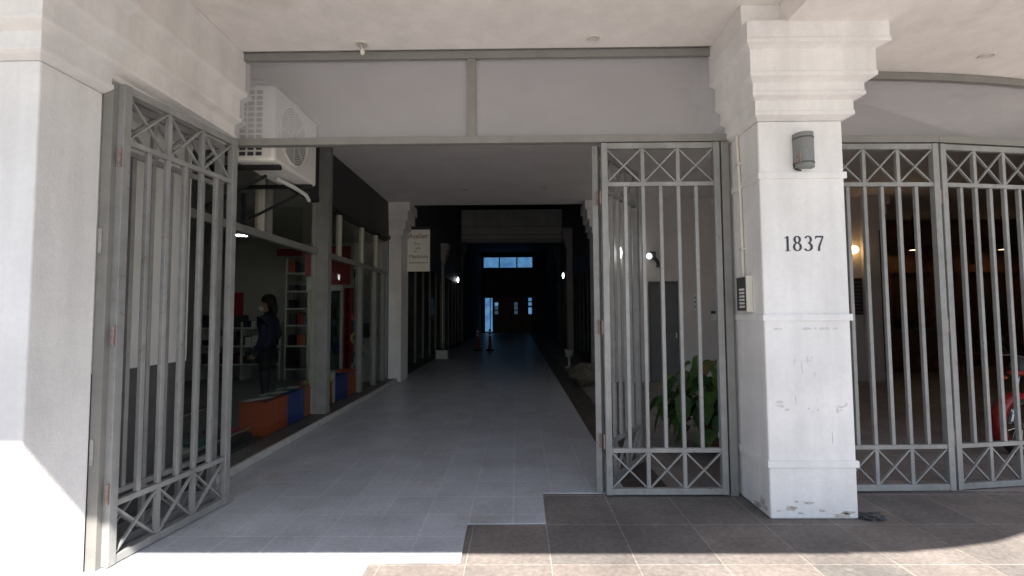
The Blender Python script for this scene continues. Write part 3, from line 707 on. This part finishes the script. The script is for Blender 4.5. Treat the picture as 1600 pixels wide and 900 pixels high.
# ================================================================== PERSON
def skin_chain(verts, edges, radii, name, m, parent, root=0, sub=2):
    me = bpy.data.meshes.new(name)
    org = WL[parent.name] if parent else Vector((0, 0, 0))
    me.from_pydata([Vector(v) - org for v in verts], edges, []); me.materials.append(MATS[m])
    o = bpy.data.objects.new(name, me); C.objects.link(o)
    if parent: o.parent = parent
    sk = o.modifiers.new('skin', 'SKIN'); sk.use_smooth_shade = True
    for i, r_ in enumerate(radii):
        d = me.skin_vertices[0].data[i]; d.radius = r_ if isinstance(r_, tuple) else (r_, r_); d.use_root = (i == root)
    ss = o.modifiers.new('sub', 'SUBSURF'); ss.levels = sub; ss.render_levels = sub
    return o
px, py_, pz = -3.82, 7.35, .077
pe = thing('person', 'person in navy jacket and dark trousers standing inside the shop, white mask at the chin', 'person', (px, py_, pz))
def Q(x, y, z): return (px+x, py_+y, pz+z)
# person faces -x (left) slightly toward the window
body = [Q(0,0,.93), Q(0,0,1.05), Q(0,0,1.22), Q(-.01,0,1.36), Q(-.015,0,1.44), Q(-.03,0,1.50),   # 0-5 torso, neck
        Q(0,.09,.88), Q(-.01,.10,.50), Q(.02,.10,.10), Q(-.10,.11,.035),                        # 6-9 right leg
        Q(0,-.09,.88), Q(.01,-.10,.50), Q(.03,-.10,.10), Q(-.09,-.11,.035),                     # 10-13 left leg
        Q(0,.17,1.37), Q(.04,.23,1.10), Q(-.10,.20,.93), Q(-.18,.17,.93),                       # 14-17 arm
        Q(0,-.17,1.37), Q(.04,-.23,1.10), Q(-.06,-.22,.87), Q(-.10,-.21,.80)]
ed = [(0,1),(1,2),(2,3),(3,4),(4,5),(0,6),(6,7),(7,8),(8,9),(0,10),(10,11),(11,12),(12,13),(3,14),(14,15),(15,16),(16,17),(3,18),(18,19),(19,20),(20,21)]
rd_ = [(.12,.16),(.125,.16),(.135,.175),(.12,.17),.06,.05, .085,.06,.042,.035, .085,.06,.042,.035, .07,.06,.045,.028, .07,.06,.045,.028]
skin_chain(body, ed, rd_, 'body', 'navy', pe)
skin_chain([Q(0,0,.95), Q(0,.09,.86), Q(-.01,.10,.50), Q(.02,.10,.12), Q(0,-.09,.86), Q(.01,-.10,.50), Q(.03,-.10,.12)], [(0,1),(1,2),(2,3),(0,4),(4,5),(5,6)],
           [(.115,.15), .095, .07, .055, .095, .07, .055], 'trousers', 'trousers', pe)
hd = MB(); hd.ell(Q(-.035, 0, 1.615), (.095, .075, .115), 20, 14); hd.ell(Q(-.075, 0, 1.565), (.055, .05, .055), 14, 10)
hd.ell(Q(-.135, 0, 1.60), (.018, .013, .022), 10, 8); hd.ell(Q(-.02, .074, 1.60), (.02, .01, .03), 8, 8); hd.ell(Q(-.02, -.074, 1.60), (.02, .01, .03), 8, 8)
hd.tube([Q(-.03, 0, 1.45), Q(-.03, 0, 1.55)], .05, 12)
hd.build('head', 'skin', pe, smooth=True)
for s_ in (-1, 1): MB().ell(Q(-.118, .03*s_, 1.625), (.008, .012, .007), 8, 6).build('eye', 'black', pe, smooth=True)
hr = MB(); hr.ell(Q(-.005, 0, 1.655), (.11, .092, .10), 20, 12); hr.ell(Q(.05, 0, 1.58), (.065, .085, .12), 16, 12); hr.ell(Q(.09, 0, 1.52), (.04, .05, .12), 12, 10)
hr.build('hair', 'hair', pe, smooth=True)
MB().ell(Q(-.105, -.01, 1.53), (.05, .062, .045), 14, 10).build('mask', 'mask_white', pe, smooth=True)
for s_, hz in ((1, .93), (-1, .80)):
    hm = MB(); base = Vector(Q(-.18, .17*s_, hz)) if s_ > 0 else Vector(Q(-.10, -.21, hz))
    hm.ell(base + Vector((-.03, 0, 0)), (.045, .02, .038), 12, 8)
    for k in range(4):
        a = base + Vector((-.06, 0, .024-.016*k)); hm.tube([a, a+Vector((-.03, -.004*s_, -.004)), a+Vector((-.05+.004*k, -.014*s_, -.012))], [.008, .0075, .006], 8)
    a = base + Vector((-.03, -.01*s_, .03)); hm.tube([a, a+Vector((-.02, -.02*s_, .012)), a+Vector((-.04, -.025*s_, .008))], [.009, .0085, .006], 8)
    hm.build('hand', 'skin', pe, smooth=True)
MB().box(-.13, .13, -.05, .05, 0, .07, Matrix.Translation(Q(-.03, .11, .0))).build('shoe', 'black', pe, bevel=.03)
MB().box(-.13, .13, -.05, .05, 0, .07, Matrix.Translation(Q(-.02, -.11, .0))).build('shoe', 'black', pe, bevel=.03)

t = bmesh.new(); bmesh.ops.create_icosphere(t, subdivisions=3, radius=1)
from mathutils import noise
sm = MB(); sm.b.free(); sm.b = t
for v in t.verts:
    d = v.co.normalized(); k = 1+.5*noise.noise(d*3.1)+.3*noise.noise(d*7)
    v.co = Vector((2.56+d.x*.09*k, 3.60+d.y*.05*k, .012+d.z*.024*k))
tag(sm.build('rag', 'dark_grey'), 'small crumpled dark rag at the right foot of the numbered pillar', 'rag')
# ================================================================== SIGN ON THE PILASTER
sg = thing('hanging_sign', 'white upright projecting sign with brown lettering beside the left pilaster', 'sign', (-2.33, 11.3, 2.5))
B(-2.59, -2.06, 11.25, 11.33, 2.51, 3.50).build('panel', 'sign_white', sg, bevel=.006)
B(-2.62, -2.03, 11.24, 11.34, 3.501, 3.56).build('top_bracket', 'black', sg)
text('Atelier', .17, 'sign_brown', sg, (-2.325, 11.247, 3.29), (math.pi/2, 0, 0))
text('Manicura', .122, 'sign_brown', sg, (-2.325, 11.247, 2.82), (math.pi/2, 0, 0))
mk = MB()
for a0, a1, cx, cz, r_ in ((0, 300, -2.39, 3.17, .035), (200, 20, -2.31, 3.14, .03), (20, 160, -2.33, 3.02, .06), (90, 200, -2.36, 2.96, .05)):
    q = [(cx+r_*math.cos(R(a0+(a1-a0)*i/10)), 11.246, cz+r_*.7*math.sin(R(a0+(a1-a0)*i/10))) for i in range(11)]
    mk.tube(q, .006, 6)
mk.build('emblem', 'sign_ink', sg)
mk = MB(); rr = random.Random(2); x = -2.54
while x < -2.12: w = rr.uniform(.01, .025); mk.box(x, x+w, 11.246, 11.2495, 2.70, 2.715+rr.random()*.012); x += w+.008
mk.build('small_print', 'sign_ink', sg)

# ================================================================== PASSAGE FITTINGS
def wall_light(x, y, z, s_, label):
    t = thing('passage_lamp', label, 'wall lamp', (x, y, z), 'teardrop wall lamps far down the passage')
    MB().tube([(x-.13*s_*-1 if False else x+.12*s_, y, z+.1), (x+.04*s_, y, z+.18), (x, y, z+.12)], .012, 8).build('arm', 'steel', t, smooth=True)
    MB().lathe([(.012, -.13), (.035, -.08), (.048, 0), (.035, .06), (.015, .11)], (x, y, z), 14).build('globe', 'lamp_white', t, smooth=True)
wall_light(-2.66, 21.5, 3.04, -1, 'small lit teardrop lamp on the left side deep in the passage')
wall_light(2.05, 21.3, 3.18, 1, 'small lit teardrop lamp on the right side deep in the passage')
wall_light(2.216, 10.3, 2.8, 1, 'small lit teardrop lamp seen through the folded inner gate leaf')
fl = thing('flood_lamp', 'lit floodlight on a dark bracket, on the hall wall left of the intercom panel', 'flood lamp', (3.1, 10.45, 2.55))
B(3.05, 3.17, 10.44, 10.499, 2.49, 2.60).build('wall_plate', 'dark_grey', fl)
MB().bar((3.11, 10.44, 2.55), (2.93, 10.28, 2.70), .05).build('arm', 'dark_grey', fl)
MB().box(2.84, 2.95, 10.17, 10.3, 2.66, 2.80).build('housing', 'dark_grey', fl)
MB().ell((2.805, 10.16, 2.70), (.055, .04, .06), 14, 10).build('lens', 'lamp_white', fl, smooth=True)
# end doors and windows
ed_ = thing('end_door', 'dark four leaf panelled door with small lit panes at the far end of the passage', 'door', (-.7, 37.45, 0))
B(-2.59, 1.19, 37.42, 37.5, 0.005, 2.77).build('door_leaf', 'wood', ed_)
for k in range(5): B(-2.1+k*.82-.03, -2.1+k*.82+.03, 37.40, 37.419, .01, 2.76).build('stile', 'dark_panel', ed_)
B(-2.50, -1.93, 37.405, 37.418, .1, 2.72).build('side_pane', 'window_daylight', ed_)
for x, zs in ((-1.62, (1.6, 1.95, 2.25)), (-.1, (1.6, 1.95, 2.25)), (1.0, (1.6, 1.85, 2.25, 2.6))):
    for z in zs: B(x-.13, x+.13, 37.405, 37.418, z-.14, z+.12).build('small_pane', 'window_daylight' if x > .9 or (x < -1 and z > 2) else 'window_dim', ed_)
hw = thing('high_window', 'three pane blue-lit window high on the far end wall', 'window', (-.8, 37.45, 5.1))
for x0, x1 in ((-2.59, -1.43), (-1.33, -.06), (.04, 1.19)): B(x0, x1, 37.47, 37.48, 5.102, 5.898).build('pane', 'window_daylight', hw)
for x in (-1.38, -.01): B(x-.045, x+.045, 37.42, 37.5, 5.102, 5.898).build('mullion', 'black', hw)
# bollards
def delineator(x, y, label):
    t = thing('traffic_post', label, 'traffic post', (x, y, .006), 'orange traffic posts standing in the passage')
    MB().lathe([(.17, 0), (.17, .03), (.10, .06), (.07, .065)], (x, y, .006), 20).build('foot', 'tyre', t)
    MB().lathe([(.075, .06), (.055, .5), (.045, .86), (.02, .88)], (x, y, .006), 16).build('tube', 'cone_orange', t, smooth=True)
    for z, r_ in ((.6, .054), (.74, .05)): MB().lathe([(r_+.001, 0), (r_-.001, .07)], (x, y, z), 16, cap=False).build('reflective_band', 'mask_white', t)
delineator(-1.62, 19.6, 'left one of two orange traffic posts in the dark passage')
delineator(-1.12, 19.6, 'right one of two orange traffic posts in the dark passage')
# shopfronts deeper in the passage
def inner_front(x, s_, y0, y1, label, top=2.9):
    t = thing('passage_storefront', label, 'shop front', (x, (y0+y1)/2, 0), 'dark shop fronts lining the passage')
    xa, xb = (x, x+.05*s_); xa, xb = min(xa, xb), max(xa, xb)
    B(xa, xb, y0, y1, top, top+.5).build('fascia', 'dark_panel', t)
    B(xa, xb, y0, y1, .007, .2).build('plinth', 'dark_panel', t)
    n_ = max(2, round((y1-y0)/1.0))
    for k in range(n_+1):
        y = y0+(y1-y0-.07)*k/n_; B(xa, xb+(.01 if s_ > 0 else 0), y, y+.07, .201, top-.001).build('mullion', 'dado_grey', t)
    for k in range(n_):
        ya = y0+(y1-y0-.07)*k/n_+.071; yb = y0+(y1-y0-.07)*(k+1)/n_-.001
        B(x+.012*s_-.004, x+.012*s_+.004, ya, yb, .201, top-.001).build('glass_pane', 'shop_glass', t)
inner_front(-2.798, 1, 11.9, 17.4, 'shop front in the passage just past the hanging sign')
inner_front(-2.798, 1, 18.2, 23.6, 'dark shop front far down the left of the passage')
inner_front(2.278, -1, 11.6, 19.2, 'dark shop front on the right of the passage')
inner_front(2.278, -1, 20.3, 24.6, 'dark shop front far down the right of the passage')
def planter_box(x0, x1, y0, y1, h, label):
    t = thing('planter_box', label, 'planter', ((x0+x1)/2, (y0+y1)/2, .006))
    B(x0, x1, y0, y1, .006, h).build('box', 'marble', t, bevel=.01)
    B(x0+.03, x1-.03, y0+.03, y1-.03, h+.0005, h+.01).build('soil', 'soil', t)
    m_ = MB(); rr = random.Random(int(x0*100))
    for i in range(26):
        a = rr.uniform(0, 6.28); c_ = Vector(((x0+x1)/2, (y0+y1)/2, h)); d = Vector((math.cos(a), math.sin(a), 1.2))*rr.uniform(.1, .25)
        m_.prism([(0, 0), (.03, .05), (0, .15), (-.03, .05)], 0, .002, lambda u, v, w, c_=c_, d=d, a=a: tuple(c_+d+Vector((u*math.cos(a)-v*math.sin(a)*.5, u*math.sin(a)+v*math.cos(a)*.5, v*.6+w))))
        m_.tube([c_, c_+d], .003, 4)
    m_.build('foliage', 'leaf', t)
planter_box(-2.72, -2.32, 16.0, 16.4, .30, 'low pale planter box on the left of the passage past the sign')
st_ = thing('plant_stand', 'pale stand with a small pot beside the brown round bundle', 'plant stand', (1.42, 13.3, .006))
MB().lathe([(.12, 0), (.10, .03), (.035, .06), (.035, .28), (.10, .31), (.12, .33)], (1.42, 13.3, .006), 16).build('stand', 'marble', st_, smooth=True)
MB().lathe([(.09, 0), (.13, .15), (.14, .17)], (1.42, 13.3, .337), 16).build('pot', 'marble', st_, smooth=True)
# round bundle
t = bmesh.new(); bmesh.ops.create_icosphere(t, subdivisions=4, radius=1)
from mathutils import noise
sm = MB(); sm.b.free(); sm.b = t
for v in t.verts:
    d = v.co.normalized(); k = 1+.16*noise.noise(d*2.1+Vector((3, 1, 0)))+.10*noise.noise(d*5.3)+.04*noise.noise(d*13)
    v.co = Vector((1.40+d.x*.34*k, 10.1+d.y*.30*k, .235+d.z*.235*k))
tag(sm.build('round_bundle', 'sack', smooth=True), 'lumpy brown round bundle on the floor right of the passage', 'bundle')

# ================================================================== HALL DOORS, PANEL, PLANT
def hall_door(x0, x1, label, handle):
    t = thing('hall_door', label, 'door', ((x0+x1)/2, 10.55, 0))
    B(x0+.002, x1-.002, 10.56, 10.6, .006, 2.18).build('door_leaf', 'dado_grey', t)
    MB().box(x0+.0, x0+.05, 10.49, 10.559, .006, 2.18).box(x1-.05, x1, 10.49, 10.559, .006, 2.18).box(x0+.05, x1-.05, 10.49, 10.559, 2.13, 2.18).build('frame', 'dark_grey', t)
    MB().bar((x1-.12, 10.52, .95 if handle == 0 else 1.2), (x1-.12, 10.52, 1.06 if handle == 0 else 1.9), .025 if handle == 0 else .04).build('handle', 'cream' if handle == 0 else 'black', t)
hall_door(2.862, 3.578, 'closed dark grey door under the flood lamp in the hall', 0)
hall_door(4.322, 5.248, 'dark grey door with a long black handle right of the intercom panel in the hall', 1)
ip = thing('meter_panel', 'small white panel with grey buttons on the hall wall between two doors', 'panel', (3.9, 10.48, 1.55))
B(3.835, 3.955, 10.47, 10.499, 1.55, 1.90).build('box', 'white_plastic', ip, bevel=.003)
for k in range(3):
    for i in range(2): B(3.85+i*.05, 3.885+i*.05, 10.465, 10.4695, 1.60+k*.1, 1.65+k*.1).build('button', 'lamp_grey', ip)
ks = thing('key_reader', 'small black key reader with a white plate under it, beside the second hall door', 'key reader', (4.25, 10.48, 1.4))
B(4.21, 4.30, 10.47, 10.499, 1.47, 1.53).build('reader', 'black', ks)
B(4.22, 4.29, 10.48, 10.499, 1.33, 1.44).build('plate', 'cream', ks)
lv = thing('louvre_window', 'dark louvred window on the hall wall under the warm globe lamp', 'louvre window', (7.3, 10.48, 1.43))
B(7.05, 7.48, 10.47, 10.499, 1.43, 2.22).build('frame', 'dark_panel', lv)
m_ = MB()
for k in range(9): m_.box(7.08, 7.45, 10.455, 10.4695, 1.47+k*.08, 1.50+k*.08)
m_.build('slats', 'dado_grey', lv)
gl = thing('globe_lamp', 'warm lit globe lamp on the hall wall just right of the numbered pillar', 'globe lamp', (7.256, 10.4, 2.8))
B(7.2, 7.31, 10.47, 10.499, 2.72, 2.9).build('wall_plate', 'cream', gl)
MB().ell((7.27, 10.37, 2.83), (.085, .085, .085), 16, 12).build('globe', 'lamp_warm', gl, smooth=True)
for x, lab in ((10.47, 'left one of two warm ceiling spots in the dark shop'), (12.80, 'right one of two warm ceiling spots in the dark shop')):
    t = thing('shop_spot', lab, 'spot lamp', (x, 12.7, 3.15), 'warm spots in the dark shop at the right')
    MB().lathe([(.02, .9), (.02, .12)], (x, 12.7, 3.1), 8).build('rod', 'black', t)
    MB().lathe([(.04, .12), (.13, .03), (.14, .0)], (x, 12.7, 3.1), 18, cap=False).build('shade', 'dark_grey', t, smooth=True)
    MB().lathe([(.10, .01), (.09, .03)], (x, 12.7, 3.1), 18).build('lamp_disc', 'lamp_warm', t)
# dark shop at the right: frames, counter, chairs
df = thing('timber_storefront', 'wide dark brown timber shop front at the back of the right hall', 'shop front', (11, 13.2, 0))
for x in (7.8, 8.9, 10.1, 11.3, 12.5, 13.7): B(x, x+.12, 13.18, 13.299, .006, 3.3).build('timber_post', 'wood', df)
B(7.76, 14.4, 13.16, 13.179, 2.55, 2.75).build('timber_beam', 'wood', df)
B(7.76, 14.4, 13.17, 13.297, 3.301, 3.9).build('fascia', 'dark_brown', df)
for k, x in enumerate((7.93, 9.03, 10.23, 11.43, 12.63)): B(x, x+.95, 13.24, 13.25, .4, 2.54).build('glass_pane', 'shop_glass', df)
for k, x in enumerate((9.03, 10.23, 12.63)): B(x+.1, x+.8, 13.26, 13.28, 1.0+.1*k, 2.0).build('poster_board', ('red_dark', 'wood', 'dado_grey')[k], df)
co = thing('serving_counter', 'long dark wooden counter inside the right hall', 'counter', (9.2, 12.3, 0))
B(8.0, 10.6, 12.1, 12.6, .006, 1.0).build('cabinet', 'wood', co)
B(7.95, 10.65, 12.05, 12.65, 1.001, 1.05).build('worktop', 'dado_grey', co)
tag(MB().lathe([(.05, 0), (.16, .08), (.2, .16), (.19, .16), (.15, .09)], (8.8, 12.3, 1.052), 20).build('glass_bowl', 'marble', smooth=True), 'pale bowl on the left half of the dark counter', 'bowl')
tag(B(9.6, 10.0, 12.2, 12.4, 1.052, 1.3).build('cash_register', 'dark_grey', bevel=.03), 'dark boxy register on the right half of the dark counter', 'register')
def chair(x, y, a, label):
    t = thing('wooden_chair', label, 'chair', (x, y, .004), 'dark wooden chairs in the right hall')
    q = (x, y, .004)
    B(x-.21, x+.21, y-.21, y+.21, .444, .48).build('seat', 'wood', t, bevel=.01)
    for sx in (-1, 1):
        for sy in (-1, 1): MB().bar((x+.18*sx, y+.18*sy, .004), (x+.18*sx, y+.18*sy, .443 if sy < 0 else .95), .035).build('leg', 'wood', t)
    for z in (.65, .85): B(x-.16, x+.16, y+.17, y+.19, z, z+.07).build('backrest', 'wood', t)
    t.rotation_euler = (0, 0, a)
chair(11.0, 11.8, .6, 'dark wooden chair to the left of the pair before the timber shop front')
chair(12.1, 12.0, -.5, 'dark wooden chair to the right of the pair before the timber shop front')

def big_plant(cx, cy, label, n_=58, hmax=1.0, seed=11):
    t = thing('potted_plant', label, 'plant', (cx, cy, .004))
    MB().lathe([(.13, 0), (.17, .22), (.19, .27), (.175, .27), (.165, .24)], (cx, cy, .004), 24).build('pot', 'clay', t, smooth=True)
    MB().lathe([(.16, .0), (.16, .006)], (cx, cy, .235), 20).build('soil', 'soil', t)
    rr = random.Random(seed); groups = {'leaf': MB(), 'leaf_light': MB(), 'leaf_dry': MB()}; stm = MB()
    for i in range(n_):
        a = rr.uniform(0, 2*math.pi); el = rr.uniform(.0, 1.35); L = rr.uniform(.35, .8)*hmax
        base = Vector((cx, cy, .24)); tip = base + Vector((math.cos(a)*math.cos(el)*L*.85, math.sin(a)*math.cos(el)*L*.85, math.sin(el)*L))
        mid = base.lerp(tip, .5) + Vector((0, 0, .06)); stm.tube([base + Vector((rr.uniform(-.05, .05), rr.uniform(-.05, .05), 0)), mid, tip], [.006, .005, .003], 5)
        s_ = rr.uniform(.12, .22); w = s_*rr.uniform(.42, .56)
        out = Vector((math.cos(a+rr.uniform(-.7, .7)), math.sin(a), 0)).normalized(); droop = rr.uniform(-1.3, -.1)
        d = (out*math.cos(droop) + Vector((0, 0, math.sin(droop)))).normalized()
        side = d.cross(Vector((0, 0, 1))).normalized(); side = (side + Vector((0, 0, rr.uniform(-.5, .5)))).normalized(); nrm = side.cross(d)
        g = groups['leaf_light' if rr.random() < .4 else ('leaf_dry' if rr.random() < .06 else 'leaf')]
        N = 8; rows = []
        for k in range(N+1):
            u = k/N; ww = w*(math.sin(math.pi*min(1, u*.92+.08)**.7))*(1 if u < .98 else .1)
            c_ = tip + d*s_*1.3*u + Vector((0, 0, -.25*s_*u*u*1.5))
            rows.append([g.b.verts.new(c_ + side*ww + nrm*ww*.35), g.b.verts.new(c_), g.b.verts.new(c_ - side*ww + nrm*ww*.35)])
        for r0, r1 in zip(rows, rows[1:]):
            g.b.faces.new((r0[0], r1[0], r1[1], r0[1])); g.b.faces.new((r0[1], r1[1], r1[2], r0[2]))
    for k, g in groups.items(): g.build('foliage', k, t, smooth=True)
    stm.build('stem', 'stem', t)
big_plant(2.22, 5.35, 'broad-leaved green plant in a pot behind the closed gate leaf', 120, 1.02)

# ================================================================== MOTORCYCLE
mc = thing('motorcycle', 'red motorcycle with front wheel toward the left, behind the rightmost gate', 'motorcycle', (0, 0, 0))
def wheel(cx):
    MB().lathe([(.235, -.04), (.285, -.045), (.31, -.02), (.312, 0), (.31, .02), (.285, .045), (.235, .04)], (cx, 0, .31), 36, 'Y', cap=False).build('tyre', 'tyre', mc, smooth=True)
    w = MB(); w.lathe([(.237, -.035), (.225, -.02), (.225, .02), (.237, .035)], (cx, 0, .31), 36, 'Y', cap=False); w.lathe([(.04, -.05), (.04, .05)], (cx, 0, .31), 14, 'Y')
    for k in range(10): a = k*math.pi/5; w.tube([(cx+.03*math.cos(a), .02*(-1)**k, .31+.03*math.sin(a)), (cx+.23*math.cos(a+.2), 0, .31+.23*math.sin(a+.2))], .004, 5)
    w.build('rim', 'chrome', mc)
def fender(cx, a0, a1, r_):
    b = MB(); rows = []
    for i in range(17):
        a = R(a0+(a1-a0)*i/16); row = []
        for (dy, dr) in ((-.07, -.05), (-.062, -.01), (-.035, .012), (0, .02), (.035, .012), (.062, -.01), (.07, -.05)):
            q = r_+dr; row.append(b.b.verts.new((cx+q*math.cos(a), dy, .31+q*math.sin(a))))
        rows.append(row)
    for p0, p1 in zip(rows, rows[1:]):
        for k in range(6): b.b.faces.new((p0[k], p0[k+1], p1[k+1], p1[k]))
    o_ = b.build('fender', 'motor_red', mc, smooth=True); s_ = o_.modifiers.new('s', 'SOLIDIFY'); s_.thickness = .006
wheel(0); wheel(1.26); fender(0, 205, 40, .335); fender(1.26, 150, 10, .35)
for s_ in (-1, 1):
    MB().tube([(.0, .085*s_, .31), (.13, .085*s_, .62), (.24, .08*s_, .92)], [.022, .022, .02], 10).build('fork', 'chrome', mc, smooth=True)
    MB().tube([(.27, 0, 1.0), (.30, .18*s_, 1.04), (.36, .34*s_, 1.03)], .012, 8).build('handlebar', 'chrome', mc, smooth=True)
    MB().tube([(.345, .27*s_, 1.033), (.375, .38*s_, 1.03)], .018, 8).build('grip', 'black', mc)
    MB().tube([(.32, .22*s_, 1.04), (.29, .27*s_, 1.2)], .005, 6).ell((.29, .28*s_, 1.22), (.01, .055, .04)).build('mirror', 'black', mc, smooth=True)
    MB().ell((.10, .15*s_, .80), (.035, .035, .022), 12, 8).build('indicator', 'orange_plastic', mc, smooth=True)
MB().ell((.13, 0, .92), (.10, .09, .10), 16, 12).build('headlight', 'dark_grey', mc, smooth=True)
MB().ell((.10, 0, .86), (.16, .07, .035), 16, 12).build('cowl', 'cone_orange', mc, smooth=True)
MB().ell((.52, 0, .86), (.24, .13, .12), 20, 12).build('tank', 'black', mc, smooth=True)
MB().ell((.98, 0, .82), (.34, .13, .06), 20, 10).build('seat', 'black', mc, smooth=True)
MB().ell((1.12, 0, .70), (.27, .11, .08), 18, 10).build('side_cover', 'motor_red', mc, smooth=True)
MB().bar((.25, 0, .85), (.45, 0, .35), .04).bar((.25, 0, .85), (.8, 0, .75), .045).bar((.45, 0, .35), (.85, 0, .35), .04).bar((.85, 0, .35), (.9, 0, .78), .04).bar((.85, .1, .35), (1.26, .1, .31), .03).bar((.85, -.1, .35), (1.26, -.1, .31), .03).build('frame', 'black', mc)
MB().box(.48, .80, -.10, .10, .28, .48).ell((.56, 0, .58), (.08, .08, .13), 14, 8).build('engine', 'dark_grey', mc, bevel=.02)
MB().tube([(.46, -.06, .55), (.40, -.12, .35), (.55, -.15, .25), (.9, -.16, .27), (1.4, -.17, .36)], [.018, .02, .022, .035, .04], 10).build('exhaust', 'chrome', mc, smooth=True)
MB().bar((.62, .1, .3), (.62, .25, .02), .02).build('kickstand', 'black', mc)
MB().box(.20, .22, -.05, .05, .5, .56).build('plate', 'white_plastic', mc)
mc.location = (5.28, 5.15, -.02); mc.rotation_euler = (R(-4), 0, R(12))
